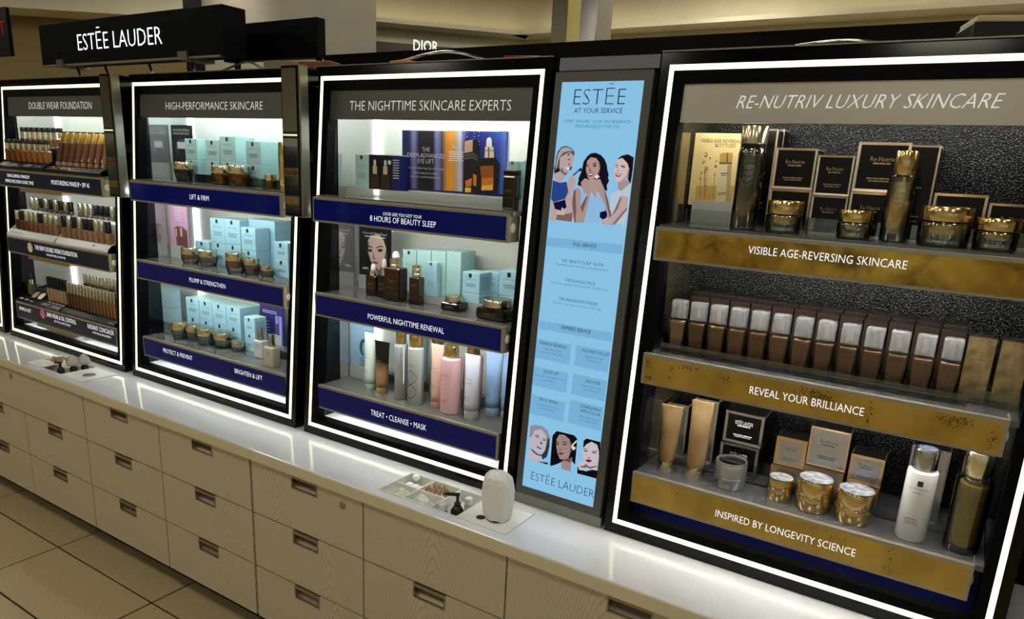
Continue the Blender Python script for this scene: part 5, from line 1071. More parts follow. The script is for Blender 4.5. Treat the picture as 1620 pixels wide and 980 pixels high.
for (xa, xb, yf, lab) in ((-1.263, -1.201, 0.348, 'front'), (-1.238, -1.176, 0.412, 'rear')):
    carton('%s upper pale blue cube carton behind the smaller night cream jar' % lab, xa, xb, yf, 0.062, 1.2505, 1.311, gb3, body=TEALB, sideprint=True)
    carton('%s lower pale blue cube carton behind the smaller night cream jar' % lab, xa, xb, yf, 0.062, ZR, 1.2495, gb3, body=TEALB, logo=False, sideprint=True)
carton('upper pale blue cube carton behind the larger night cream jar', -1.133, -1.060, 0.348, 0.07, 1.259, 1.330, gb3, body=TEALB)
carton('lower pale blue cube carton behind the larger night cream jar', -1.133, -1.060, 0.348, 0.07, ZR, 1.258, gb3, body=TEALB, logo=False)
carton('small blue carton peeking out behind the large dropper bottle', -1.555, -1.520, 0.372, 0.05, ZR - 0.022, 1.315, gb3, body=TEALB, logo=False)

# bottom nighttime shelf
LBLUE = mat('sky_card', (150, 186, 214), 0.45)
def mag(c):
    wpoly('picture_print', [ellipse(-1.672, 1.005, 0.020, 0.030, 20)], 0.3575, mat('teal_ink', (32, 84, 104), 0.4), c)
    wpoly('picture_print', [ellipse(-1.664, 1.001, 0.015, 0.026, 18)], 0.3573, LBLUE, c)
    wpoly('picture_print', [[(-1.678, 0.995), (-1.670, 1.022), (-1.664, 1.025), (-1.668, 1.0)]], 0.3572, mat('pale_green_ink', (150, 200, 190), 0.4), c)
    wpoly('fine_print', [rect(-1.690, -1.662, 0.966 - 0.008 * k, 0.9685 - 0.008 * k) for k in range(4)], 0.3575, mat('teal_ink', (32, 84, 104), 0.4), c)
    wtext('NON-STOP', -1.672, -1.640, 1.058, 0.008, 0.3575, mat('teal_ink', (32, 84, 104), 0.4), c)
sign_card('pale blue card with a round teal picture, bottom nighttime shelf', -1.735, -1.630, 0.358, 0.930, 1.085, Z3, LBLUE, [mag])
MINT = mat('white_mint_plastic', (206, 222, 216), 0.35); MINTC = mat('mint_cap', (176, 212, 196), 0.35)
gT = 'cleansing bottles and tubes on the bottom nighttime shelf'
tube('pale mint tube standing on its cap, leftmost on the bottom nighttime shelf', -1.588, 0.300, Z3, 0.0195, 0.050, 0.187, 0.020, gT, MINT, MINTC, 0.006)
def bronze_black():
    m = mat('black_bronze', (20, 14, 12), 0.3)
    nt = m.node_tree; b = nt.nodes['Principled BSDF']
    tc = nt.nodes.new('ShaderNodeTexCoord'); s = nt.nodes.new('ShaderNodeSeparateXYZ'); r = nt.nodes.new('ShaderNodeValToRGB')
    mr = nt.nodes.new('ShaderNodeMapRange'); mr.inputs[1].default_value = 0.0; mr.inputs[2].default_value = 0.17
    nt.links.new(tc.outputs['Object'], s.inputs[0]); nt.links.new(s.outputs['Z'], mr.inputs[0]); nt.links.new(mr.outputs[0], r.inputs[0])
    e = r.color_ramp.elements; e[0].position = 0.38; e[0].color = (*lin((170, 128, 92)), 1); e[1].position = 0.62; e[1].color = (*lin((18, 13, 12)), 1)
    nt.links.new(r.outputs[0], b.inputs['Base Color'])
    return m
tube('black and bronze tube standing on a clear gold cap', -1.531, 0.294, Z3, 0.0195, 0.062, 0.170, 0.020, gT, bronze_black(), clear('gold_clear', (206, 176, 112), 0.4, 0.1, True), 0.006, ink=INKGOLD)
CLEARB = mat('clear_toner', (222, 226, 228), 0.12, trans=0.55)
FROSTB = mat('frosted_toner', (208, 214, 214), 0.28, trans=0.35)
PINKINK = mat('pink_ink', (186, 120, 128), 0.5)
def helix(t, r, h, m):
    v, f = [], []
    for s in (0, math.pi):
        b = len(v); n = 26
        for k in range(n):
            u = k / (n - 1); a = -math.pi / 2 + math.sin(u * 2 * math.pi + s) * 0.8
            for dz in (0, 0.0022): v.append((r * 1.01 * math.cos(a), r * 1.01 * math.sin(a), h * (0.1 + 0.5 * u) + dz))
        f += [(b + 2 * k, b + 2 * k + 2, b + 2 * k + 3, b + 2 * k + 1) for k in range(n - 1)]
    link('swirl_print', mesh('swirl_print', v, f), m, t)
t = bottle('clear toner bottle with pink swirl print and gold cap', -1.444, 0.285, Z3, 0.0205, 0.180, 0.220, gT, body=CLEARB, cap=GOLD, capr=0.84, text='ESTĒE', name='toner_bottle'); helix(t, 0.0205, 0.18, PINKINK)
t = bottle('frosted toner bottle with dark swirl print and gold cap', -1.380, 0.280, Z3, 0.0250, 0.182, 0.224, gT, body=FROSTB, cap=GOLD, capr=0.82, text='ESTĒE', name='toner_bottle'); helix(t, 0.025, 0.182, INK)
t = bottle('second frosted toner bottle, half hidden behind the peach tube', -1.352, 0.352, Z3, 0.0250, 0.182, 0.224, gT, body=FROSTB, cap=GOLD, capr=0.82, text=None, name='toner_bottle'); helix(t, 0.025, 0.182, INK)
PEACHP = mat('peach_plastic', (232, 190, 176), 0.3); PINKP = mat('pink_plastic', (222, 176, 182), 0.25); LILAC = mat('lilac_plastic', (206, 208, 226), 0.3); BLUEP = mat('light_blue_plastic', (150, 182, 226), 0.3); GREYC = mat('light_grey_cap', (188, 192, 196), 0.35)
tube('peach cleanser tube behind the pink bottle', -1.312, 0.300, Z3, 0.0185, 0.050, 0.196, 0.018, gT, PEACHP, mat('peach_cap', (222, 170, 150), 0.3), 0.006)
bottle('pink lotion bottle with gold cap, largest on the bottom nighttime shelf', -1.247, 0.285, Z3, 0.0320, 0.172, 0.207, gT, body=PINKP, cap=GOLD, capr=0.66, text='ESTĒE', ink=mat('plum_ink', (110, 74, 84), 0.5), name='toner_bottle')
bottle('second pink lotion bottle, hidden behind the first', -1.215, 0.352, Z3, 0.0300, 0.172, 0.207, gT, body=PINKP, cap=GOLD, capr=0.66, text=None, name='toner_bottle')
tube('white lilac tube on a grey cap, in front of the blue tubes', -1.165, 0.278, Z3, 0.0215, 0.056, 0.194, 0.028, gT, LILAC, GREYC, 0.006)
tube('light blue tube standing behind the white lilac tube', -1.135, 0.345, Z3, 0.0215, 0.058, 0.194, 0.026, gT, BLUEP, mat('pale_blue_cap', (170, 196, 226), 0.3), 0.006)
tube('light blue tube at the right end of the bottom nighttime shelf', -1.083, 0.350, Z3, 0.0205, 0.052, 0.192, 0.026, gT, BLUEP, mat('pale_blue_cap', (170, 196, 226), 0.3), 0.006)
tube('third light blue tube, at the back by the right corner', -1.100, 0.425, Z3, 0.0205, 0.052, 0.196, 0.026, gT, BLUEP, mat('pale_blue_cap', (170, 196, 226), 0.3), 0.006, text=None)
carton('pale blue carton behind the mint tube and the black bronze tube', -1.575, -1.500, 0.42, 0.06, Z3, 1.075, None, body=TEALB, logo=False)
rail(b3, -1.72, -1.04, 0.388, Z3, 0.03)

# ================================================================ high-performance display
GOLDJ = mat('honey_glass', (176, 124, 62), 0.08, trans=0.5)
jar('black cream jar with gold lid on the lift shelf', -2.552, 0.32, Z1, 0.0350, 0.046, 0.072, None, body=BROWNG, lid=PALEGOLD, glass=False, taper=0.80)
gL = 'honey coloured jars on the lift shelf'
jar('honey coloured jar with gold lid, left of the touching pair', -2.336, 0.325, Z1, 0.0345, 0.041, 0.068, gL, body=clear('honey_jar_glass', (226, 196, 140), 0.6, 0.03), content=mat('honey_cream', (150, 104, 50), 0.3, 0.3), lid=PALEGOLD, taper=0.86, base_h=0.009)
jar('honey coloured jar with gold lid, right of the touching pair', -2.226, 0.315, Z1, 0.0370, 0.044, 0.072, gL, body=clear('honey_jar_glass', (226, 196, 140), 0.6, 0.03), content=mat('honey_cream', (150, 104, 50), 0.3, 0.3), lid=PALEGOLD, taper=0.86, base_h=0.009)
jar('smallest honey coloured jar with gold lid by the gold tube', -2.062, 0.318, Z1, 0.0205, 0.028, 0.049, gL, body=clear('honey_jar_glass', (226, 196, 140), 0.6, 0.03), content=mat('honey_cream', (150, 104, 50), 0.3, 0.3), lid=PALEGOLD, taper=0.88, base_h=0.008)
bottle('tall gold cylinder at the right end of the lift shelf', -2.010, 0.33, Z1, 0.0160, 0.02, 0.155, None, body=GOLD, cap=GOLD, capr=1.0, text=None, name='serum_bottle')
def lift(c):
    wtext('ADVANCED LIFTING &', -2.725, -2.617, 1.690, 0.0085, 0.3985, INKWHITE, c); wtext('FIRMING PROTOCOL', -2.722, -2.620, 1.677, 0.0085, 0.3985, INKWHITE, c)
    wpoly('picture_print', [ellipse(-2.668, 1.628, 0.046, 0.034, 22)], 0.3985, mat('violet_ink', (60, 56, 96), 0.4), c)
    wpoly('picture_print', [rect(-2.700, -2.645, 1.625, 1.650)], 0.3983, INKWHITE, c); wpoly('picture_print', [rect(-2.696, -2.650, 1.596, 1.624)], 0.3983, BLACKCARD, c)
sign_card('black card with a picture of a jar on the lift shelf', -2.738, -2.606, 0.400, 1.556, 1.713, Z1, BLACKCARD, [lift])
gU = 'pale teal cartons on the lift shelf'
for k, (xa, xb, yf, za, zb, w) in enumerate([(-2.602, -2.527, 0.365, 1.586, 1.663, 'first'), (-2.477, -2.396, 0.365, 1.586, 1.661, 'second'), (-2.391, -2.303, 0.365, 1.586, 1.675, 'third, largest'), (-2.230, -2.150, 0.352, 1.581, 1.661, 'fourth')]):
    carton('%s pale teal carton from the left in the upper row of the lift shelf' % w, xa, xb, yf, 0.085, za, zb, gU)
    carton('%s pale teal carton from the left in the lower row of the lift shelf' % w.replace(', largest', ''), xa, xb, yf - 0.002, 0.085, Z1, za - 0.0008, gU)
carton('pale teal carton at the right end of the lift shelf behind the gold cylinder', -2.080, -1.990, 0.365, 0.085, Z1, 1.662, gU, logo=False)
rail(b2, -2.53, -1.90, 0.348, Z1, 0.03)

PINKC = mat('rose_card', (206, 158, 190), 0.45)
def pinkp(c):
    wtext('ADVANCED', -2.700, -2.655, 1.396, 0.007, 0.3635, INKWHITE, c); wpoly('fine_print', [rect(-2.70 + 0.004 * (k % 2), -2.655 - 0.004 * (k % 2), 1.386 - 0.009 * k, 1.3885 - 0.009 * k) for k in range(5)], 0.3635, INKWHITE, c)
    wpoly('picture_print', [[(-2.706, 1.318), (-2.69, 1.326), (-2.65, 1.326), (-2.624, 1.312), (-2.624, 1.25), (-2.694, 1.246)]], 0.3635, mat('print_deep_rose', (112, 66, 70), 0.4), c)
    wpoly('picture_print', [rect(-2.700, -2.690, 1.285, 1.318), rect(-2.668, -2.655, 1.288, 1.322)], 0.3633, mat('print_pale_gold', (206, 194, 150), 0.4), c)
sign_card('pink card with a picture of a jar on the plump shelf', -2.738, -2.620, 0.365, 1.238, 1.420, Z2, PINKC, [pinkp])
ROSEG = mat('rose_glass', (150, 112, 104), 0.08, trans=0.5); CLEARJ = mat('smoke_glass', (176, 184, 184), 0.06, trans=0.6)
for k, (x, y, r, hb, ht) in enumerate([(-2.545, 0.318, 0.0330, 0.035, 0.061), (-2.434, 0.318, 0.0340, 0.038, 0.062), (-2.232, 0.286, 0.0335, 0.046, 0.075), (-2.168, 0.306, 0.0290, 0.036, 0.059), (-2.100, 0.318, 0.0245, 0.023, 0.042)]):
    jar('%s gold lidded rose glass jar from the left on the plump shelf' % ORD[k], x, y, Z2, r, hb, ht, 'rose glass jars on the plump shelf', body=clear('rose_jar_glass', (222, 206, 200), 0.6, 0.03), content=mat('rose_cream', (196, 172, 158), 0.35, 0.2), lid=PALEGOLD, taper=0.84, base_h=hb * 0.42)
gM = 'pale blue cartons on the plump shelf'
carton('first large pale blue carton from the left on the plump shelf, upper row', -2.472, -2.386, 0.362, 0.10, 1.286, 1.376, gM, body=TEALB)
carton('second large pale blue carton from the left on the plump shelf, upper row', -2.385, -2.297, 0.362, 0.10, 1.286, 1.378, gM, body=TEALB)
carton('tall pale blue carton behind the upper row of the plump shelf', -2.295, -2.150, 0.400, 0.085, 1.282, 1.385, gM, body=TEALB, logo=False)
carton('third large pale blue carton from the left on the plump shelf, set forward', -2.254, -2.176, 0.333, 0.062, 1.280, 1.360, gM, body=TEALB)
carton('lower pale blue carton under the first large one on the plump shelf', -2.472, -2.386, 0.362, 0.10, Z2, 1.285, gM, body=TEALB)
carton('lower pale blue carton under the second large one on the plump shelf', -2.385, -2.297, 0.362, 0.10, Z2, 1.285, gM, body=TEALB)
carton('lower pale blue carton under the forward one on the plump shelf', -2.254, -2.176, 0.334, 0.062, Z2, 1.279, gM, body=TEALB)
carton('lower pale blue carton at the back of the plump shelf', -2.295, -2.150, 0.400, 0.085, Z2, 1.281, gM, body=TEALB, logo=False)
carton('low pale blue carton beside the pink card', -2.580, -2.490, 0.365, 0.07, Z2, 1.281, gM, body=TEALB)
carton('upper small pale blue carton at the right end of the plump shelf', -2.090, -2.020, 0.345, 0.06, 1.262, 1.322, gM, body=TEALB)
carton('lower small pale blue carton at the right end of the plump shelf', -2.090, -2.020, 0.345, 0.06, Z2, 1.261, gM, body=TEALB)

for k, (x, y, r, hb, ht) in enumerate([(-2.604, 0.289, 0.0295, 0.039, 0.069), (-2.543, 0.309, 0.0295, 0.037, 0.065), (-2.450, 0.299, 0.0325, 0.038, 0.067), (-2.372, 0.318, 0.0350, 0.033, 0.060), (-2.285, 0.318, 0.0245, 0.021, 0.043)]):
    jar('%s gold lidded clear jar from the left on the protect shelf' % ORD[k], x, y, Z3, r, hb, ht, 'clear glass jars on the protect shelf', body=clear('smoke_jar_glass', (214, 222, 222), 0.6, 0.03), content=mat('grey_cream', (182, 188, 184), 0.35, 0.1), lid=PALEGOLD, taper=0.80, base_h=hb * 0.45)
gV = 'pale blue cartons on the protect shelf'
for k in range(4):
    x0 = -2.661 + k * 0.0855
    carton('%s pale blue carton from the left in the upper row of the protect shelf' % ORD[k], x0, x0 + 0.082, 0.362, 0.09, 0.967, 1.045, gV, body=TEALB)
    carton('%s pale blue carton from the left in the lower row of the protect shelf' % ORD[k], x0, x0 + 0.082, 0.362, 0.09, Z3, 0.966, gV, body=TEALB)
carton('small upper pale blue carton beside the silver capped bottles', -2.277, -2.217, 0.345, 0.055, 0.962, 1.024, gV, body=TEALB, sideprint=True)
carton('small lower pale blue carton beside the silver capped bottles', -2.277, -2.217, 0.345, 0.055, Z3, 0.961, gV, body=TEALB)
PURP = mat('violet_card', (44, 36, 104), 0.4)
def purp(c):
    wpoly('picture_print', [rect(-2.190, -2.150, 0.905, 1.03)], 0.4185, mat('print_lilac', (120, 112, 196), 0.4), c); wpoly('picture_print', [rect(-2.184, -2.178, 0.905, 1.03), rect(-2.164, -2.158, 0.905, 1.03)], 0.4183, mat('print_pale_lilac', (186, 184, 230), 0.4), c)
    wpoly('picture_print', [rect(-2.196, -2.158, 0.910, 0.955)], 0.4182, INKWHITE, c); wpoly('picture_print', [rect(-2.186, -2.170, 0.956, 1.0)], 0.4182, mat('print_slate', (70, 74, 96), 0.4), c)
    wpoly('fine_print', [rect(-2.26, -2.18, 1.042 - 0.007 * k, 1.0445 - 0.007 * k) for k in range(2)] + [rect(-2.268, -2.222, 1.0 - 0.012 * k, 1.004 - 0.012 * k) for k in range(5)], 0.4185, INKWHITE, c)
sign_card('violet card with a pale bottle picture behind the silver capped bottles', -2.278, -2.142, 0.420, 0.905, 1.075, Z3, PURP, [purp])
for k, (x, y, w, hb, ht, m) in enumerate([(-2.150, 0.318, 0.047, 0.066, 0.112, mat('pearl_glass', (206, 206, 212), 0.15, trans=0.15)), (-2.030, 0.268, 0.050, 0.071, 0.116, mat('cream_glass', (214, 208, 186), 0.15, trans=0.15))]):
    t = empty('serum_bottle', (x, y, Z3), ('pearl white square serum bottle with silver cap', 'cream square serum bottle with silver cap, nearest the corner')[k], 'bottle', 'silver capped serum bottles')
    link('body', box_me(w, w * 0.7, hb, w * 0.08, 3), m, t)
    link('cap', lathe_me([(w * 0.25, hb + 0.001), (w * 0.26, hb + 0.002), (w * 0.26, ht - 0.002), (w * 0.24, ht), (0, ht)], 24), SILVER, t)
    llines([(0, w * 0.5, hb * 0.75, 0.0016), (0, w * 0.5, hb * 0.66, 0.0014), (0, w * 0.45, hb * 0.57, 0.0014)], -w * 0.35 - 0.0004, INK, t)
rail(b2, -2.73, -1.90, 0.352, Z3, 0.028); rail(b2, -2.50, -1.90, 0.326, Z2, 0.0)  if False else rail(b2, -2.73, -1.90, 0.354, Z3, 0.028)

# ================================================================ foundation display
BLKP = mat('black_plastic', (10, 10, 12), 0.3); TRAYB = mat('black_tray', (14, 14, 17), 0.35); TRAYW = mat('white_tray', (206, 206, 208), 0.35)
def tier_tray(label, x0, x1, zs, za, zb, ya, yb, m, y0=0.2135, printm=None, name='tester_tray'):
    """two step tray: sloping front, low step (za) and high step (zb)"""
    t = empty(name, ((x0 + x1) / 2, 0.28, zs), label, 'tray')
    prof = [(y0, zs + 0.001), (0.36, zs + 0.001), (0.36, zb), (yb - 0.022, zb), (ya + 0.020, zb - 0.006), (ya + 0.020, za), (ya - 0.016, za), (y0, zs + 0.010)]
    n = len(prof)
    v = [(x0, a, b) for a, b in prof] + [(x1, a, b) for a, b in prof]
    f = [tuple(range(n)), tuple(reversed(range(n, 2 * n)))] + [(k, n + k, n + (k + 1) % n, (k + 1) % n) for k in range(n)]
    wobj('tray_body', v, f, m, t)
    for x in (x0, x1 - 0.002):
        q = [(y0, zs + 0.001), (0.36, zs + 0.001), (0.36, zb + 0.012), (ya, za + 0.012), (y0, zs + 0.016)]
        k = len(q); vv = [(x, a, b) for a, b in q] + [(x + 0.002, a, b) for a, b in q]
        wobj('tray_side', vv, [tuple(range(k)), tuple(reversed(range(k, 2 * k)))] + [(i, k + i, k + (i + 1) % k, (i + 1) % k) for i in range(k)], m, t)
    return t, prof
def slope_print(t, prof, spots, m, chip=None):
    """small marks on the sloping front: (x, u, w, h), u along the slope"""
    (ya, za), (yb, zb) = prof[-1], prof[-2]
    v, f = [], []
    d = Vector((0, yb - ya, zb - za)); L = d.length; d.normalize(); nrm = Vector((0, -d.z, d.y))
    for x, u, w, h in spots:
        b = len(v)
        for xx, uu in ((x, u), (x + w, u), (x + w, u + h / L), (x, u + h / L)):
            p = Vector((xx, ya, za)) + d * (uu * L) + nrm * 0.0004
            v.append(tuple(p))
        f.append((b, b + 1, b + 2, b + 3))
    return wobj('tray_print', v, f, m, t)
t, pf = tier_tray('black two step tray of amber glass foundation bottles, left on the top shelf', -3.778, -3.372, Z1, 1.533, 1.606, 0.252, 0.318, TRAYB)
slope_print(t, pf, [(-3.77, 0.3, 0.05, 0.003), (-3.77, 0.5, 0.06, 0.003), (-3.66, 0.35, 0.045, 0.003), (-3.65, 0.55, 0.03, 0.004), (-3.56, 0.3, 0.06, 0.004), (-3.54, 0.55, 0.05, 0.003), (-3.46, 0.35, 0.05, 0.003)], INKWHITE)
SH1 = [(112, 66, 30), (128, 74, 34), (138, 84, 40), (148, 92, 46), (152, 98, 52), (160, 106, 60), (164, 110, 62), (168, 116, 70)]
def slim_bottle(label, x, y, z, w, hb, hc, ht, shade, collar, cap, group, d=None, key='a', cat='bottle', name='foundation_bottle', rot=None):
    t = empty(name, (x, y, z), label, cat, group, rot)
    link('body', box_me(w, d or w * 0.8, hb, w * 0.2, 2, 0.0, 0.82), mat('shade_%s_%d_%d_%d' % ((key,) + shade), shade, 0.18, coat=0.4), t)
    if hc > hb: link('collar', lathe_me([(w * 0.36, hb + 0.0004), (w * 0.36, hc)], 16), collar, t)
    link('cap', lathe_me([(w * 0.38, hc + 0.0004), (w * 0.38, ht - 0.002), (w * 0.34, ht), (0, ht)], 16), cap, t)
    return t
for k in range(8):
    slim_bottle('%s amber foundation bottle from the left, front step of the top left tray' % ORD[k], -3.742 + k * 0.0487, 0.252, 1.5335, 0.033, 0.056, 0.081, 0.099, SH1[k], PALEGOLD, BLKP, 'amber foundation bottles')
for k in range(8):
    slim_bottle('%s amber foundation bottle from the left, back step of the top left tray' % ORD[k], -3.738 + k * 0.0462, 0.318, 1.6065, 0.028, 0.034, 0.060, 0.080, SH1[k], PALEGOLD, BLKP, 'amber foundation bottles')
t, pf = tier_tray('black tray of gold topped foundation tubes, right on the top shelf', -3.368, -2.932, Z1, 1.528, 1.56, 0.250, 0.318, TRAYB)
slope_print(t, pf, [(-3.35, 0.35, 0.08, 0.003), (-3.35, 0.6, 0.06, 0.003), (-3.12, 0.3, 0.09, 0.003), (-3.10, 0.55, 0.06, 0.003)], mat('dim_print', (120, 122, 130), 0.5))
CHIP = mat('swatch_chip', (214, 180, 150), 0.4)
slope_print(t, pf, [(-3.335 + 0.040 * k, 0.80, 0.026, 0.005) for k in range(10)], CHIP); slope_print(t, pf, [(-3.25 + 0.030 * k, 0.42, 0.014, 0.006) for k in range(3)], INKWHITE)
SH2 = [(92, 54, 30), (104, 60, 34), (112, 68, 40), (122, 78, 48), (130, 84, 52), (136, 90, 56), (142, 98, 62), (150, 106, 70)]
for k in range(8):
    x = -3.312 + k * 0.0495
    t = empty('foundation_tube', (x, 0.246, 1.5315), '%s gold topped foundation tube from the left in the top right tray' % ORD[k], 'tube', 'gold topped foundation tubes', (-0.30, 0, 0))
    link('cap', lathe_me([(0.010, 0), (0.0105, 0.001), (0.0105, 0.016)], 18), mat('sand_cap', (186, 150, 118), 0.35), t)
    m = mat('shade_t_%d_%d_%d' % SH2[k], SH2[k], 0.28)
    link('body', box_me(0.036, 0.020, 0.080, 0.004, 2, 0.0165, 0.62), m, t)
    link('gold_end', box_me(0.036, 0.008, 0.044, 0.002, 2, 0.097), mat('bright_gold', (232, 192, 88), 0.14, 1.0), t)
    link('end_seal', box_me(0.038, 0.005, 0.006, 0.001, 1, 0.1415), BLKP, t)
SH3L = [(58, 30, 20), (110, 58, 36), (104, 58, 40), (128, 84, 58), (126, 84, 58), (134, 94, 68), (140, 100, 72), (144, 106, 78), (150, 112, 84)]
SH3R = [(140, 104, 78), (144, 108, 82), (146, 110, 84), (148, 114, 88), (152, 118, 92), (158, 124, 100), (160, 126, 100), (156, 122, 94), (156, 120, 90)]
CLF, CLB, CRF, CRB = 'gbgggbggg', 'ggbgbgbgb', 'bgbgbbggb', 'gggbbbgg'
WGOLD = mat('warm_gold_cap', (206, 200, 178), 0.26, 0.9)
t, pf = tier_tray('white two step tray of foundation bottles, left on the middle shelf', -3.776, -3.352, Z2, 1.232, 1.318, 0.246, 0.310, TRAYW)
slope_print(t, pf, [(-3.75, 0.35, 0.13, 0.002), (-3.75, 0.6, 0.10, 0.002)], INKGREY)
t, pf = tier_tray('white two step tray of foundation bottles, right on the middle shelf', -3.348, -2.936, Z2, 1.232, 1.318, 0.246, 0.310, TRAYW)
slope_print(t, pf, [(-3.06, 0.45, 0.012, 0.008)], BLKP)
def cap_of(c): return WGOLD if c == 'g' else BLKP
NAMEC = {'g': 'gold', 'b': 'black'}
for k in range(9):
    slim_bottle('%s foundation bottle from the left with %s cap, front step of the left white tray' % (ORD[k], NAMEC[CLF[k]]), -3.722 + k * 0.0423, 0.246, 1.2325, 0.0315, 0.046, 0.046, 0.087, SH3L[k], WGOLD, cap_of(CLF[k]), 'capped foundation bottles', key='b')
    slim_bottle('%s foundation bottle from the left with %s cap, back step of the left white tray' % (ORD[k], NAMEC[CLB[k]]), -3.716 + k * 0.0420, 0.312, 1.3185, 0.030, 0.016, 0.016, 0.058, (104, 100, 98), WGOLD, cap_of(CLB[k]), 'capped foundation bottles', key='b')
for k in range(9):
    slim_bottle('%s foundation bottle from the left with %s cap, front step of the right white tray' % (ORD[k], NAMEC[CRF[k]]), -3.316 + k * 0.0425, 0.246, 1.2325, 0.0315, 0.046, 0.046, 0.092, SH3R[k], WGOLD, cap_of(CRF[k]), 'capped foundation bottles', key='b')
for k in range(8):
    slim_bottle('%s foundation bottle from the left with %s cap, back step of the right white tray' % (ORD[k], NAMEC[CRB[k]]), -3.300 + k * 0.0420, 0.312, 1.3185, 0.030, 0.016, 0.016, 0.058, (104, 100, 98), WGOLD, cap_of(CRB[k]), 'capped foundation bottles', key='b')
t, pf = tier_tray('black tray of primer, powder discs and matte foundation on the lowest shelf', -3.776, -3.380, Z3, 0.920, 0.945, 0.262, 0.318, TRAYB)
slope_print(t, pf, [(-3.76, 0.3, 0.03, 0.003), (-3.76, 0.45, 0.035, 0.003), (-3.71, 0.3, 0.03, 0.003), (-3.71, 0.45, 0.03, 0.003), (-3.66, 0.3, 0.03, 0.003), (-3.56, 0.3, 0.05, 0.003), (-3.55, 0.5, 0.06, 0.003), (-3.47, 0.3, 0.07, 0.002), (-3.47, 0.45, 0.08, 0.002)], INKWHITE)
slope_print(t, pf, [(-3.53 + 0.030 * k, 0.85, 0.020, 0.006) for k in range(5)], mat('pink_chip', (226, 176, 164), 0.4))
dropper('small green gold primer bottle leaning on the lowest black tray', -3.735, 0.270, 0.923, 0.030, 0.052, 0.072, 0.100, None, body=mat('olive_glass', (120, 108, 60), 0.15, trans=0.3), collar=PALEGOLD, bulb=BLKP, name='primer_bottle')
for k in range(2):
    t = empty('powder_disc', (-3.678 + 0.055 * k, 0.262, 0.926), ('round powder disc nearer the primer bottle', 'round powder disc nearer the black capped tubes')[k], 'powder', None, (0.7, 0, 0))
    link('case', lathe_me([(0.0, 0), (0.024, 0), (0.024, 0.006), (0.021, 0.006), (0.0205, 0.0045)], 28), BLKP, t)
    link('powder', lathe_me([(0.0, 0.0048), (0.0204, 0.0048), (0.0204, 0.0055)], 24), mat('powder_%d' % k, ((150, 140, 120), (214, 204, 184))[k], 0.8), t)
for k in range(6):
    slim_bottle('%s black capped matte foundation tube from the left on the lowest shelf' % ORD[k], -3.545 + k * 0.0285, 0.262, 0.9205, 0.024, 0.062, 0.062, 0.114, (164, 140, 112), BLKP, BLKP, 'black capped matte foundation tubes', key='c', name='foundation_tube', cat='tube')
t, pf = tier_tray('dark tray of concealer sticks, right on the lowest shelf', -3.376, -2.936, Z3, 0.918, 1.005, 0.250, 0.318, TRAYB)
slope_print(t, pf, [(-3.0, 0.3, 0.04, 0.003)], INKWHITE)
for k in range(15):
    c = (72 + k * 5, 44 + k * 4, 24 + k * 3)
    slim_bottle('%s concealer stick from the left in the front row of the lowest shelf' % ORD[k], -3.352 + k * 0.0262, 0.250, 0.9185, 0.019, 0.066, 0.066, 0.114, c, WGOLD, WGOLD, 'gold capped concealer sticks', key='d', name='concealer', cat='concealer')
for k in range(13):
    slim_bottle('%s concealer stick from the left in the back row of the lowest shelf' % ORD[k], -3.335 + k * 0.0275, 0.318, 1.0055, 0.020, 0.020, 0.020, 0.060, (90, 60, 38), WGOLD, WGOLD, 'gold capped concealer sticks', key='d', name='concealer', cat='concealer')

# ================================================================ signs on top
t = empty('brand_sign', (-3.0, 0.40, 1.886), 'long black sign with glowing white brand lettering above the displays', 'sign')
wbox('sign_box', -3.664, -2.387, 0.40, 0.50, 1.957, 2.123, BLACKM, t, 0.001)
sb = t.children[0]
wtext('ESTĒE LAUDER', -3.352, -2.752, 2.0065, 0.064, 0.3988, SIGNLETTER, sb, offset=-0.014)
wbox('bottom_rail', -3.664, -2.41, 0.398, 0.416, 1.950, 1.957, mat('pale_rail', (150, 138, 118), 0.35, 0.4), t)
for x in (-3.50, -2.62):
    wbox('clip', x - 0.028, x + 0.028, 0.390, 0.51, 1.945, 1.975, STEEL, t)
for x in (-3.44, -3.22, -2.62, -2.9):
    v, f = rod_me((x, 0.45, 1.8835), (x - 0.03, 0.45, 1.949), 0.005, 8); wobj('strut', v, f, CHROME, t, True)
t = empty('end_sign', (-2.4, 0.60, 1.886), 'plain black sign box stepped lower beside the brand sign', 'sign')
wbox('sign_box', -2.66, -2.126, 0.60, 0.64, 1.968, 2.102, BLACKM, t, 0.001)
for x in (-2.14, -2.6):
    wbox('leg', x - 0.006, x + 0.006, 0.61, 0.63, 1.8835, 1.968, BLACKM, t)
o = wbox('back_parapet', -2.115, 1.2, 0.62, 0.66, 0.72, 1.977, BLACK); tag(o, 'black glossy panel along the back of the displays', 'panel')
o = wbox('top_cover', -4.85, 1.2, 0.565, 0.618, 0.7205, 1.8826, BLACKM); tag(o, 'black cover board behind the display cabinets', 'panel')
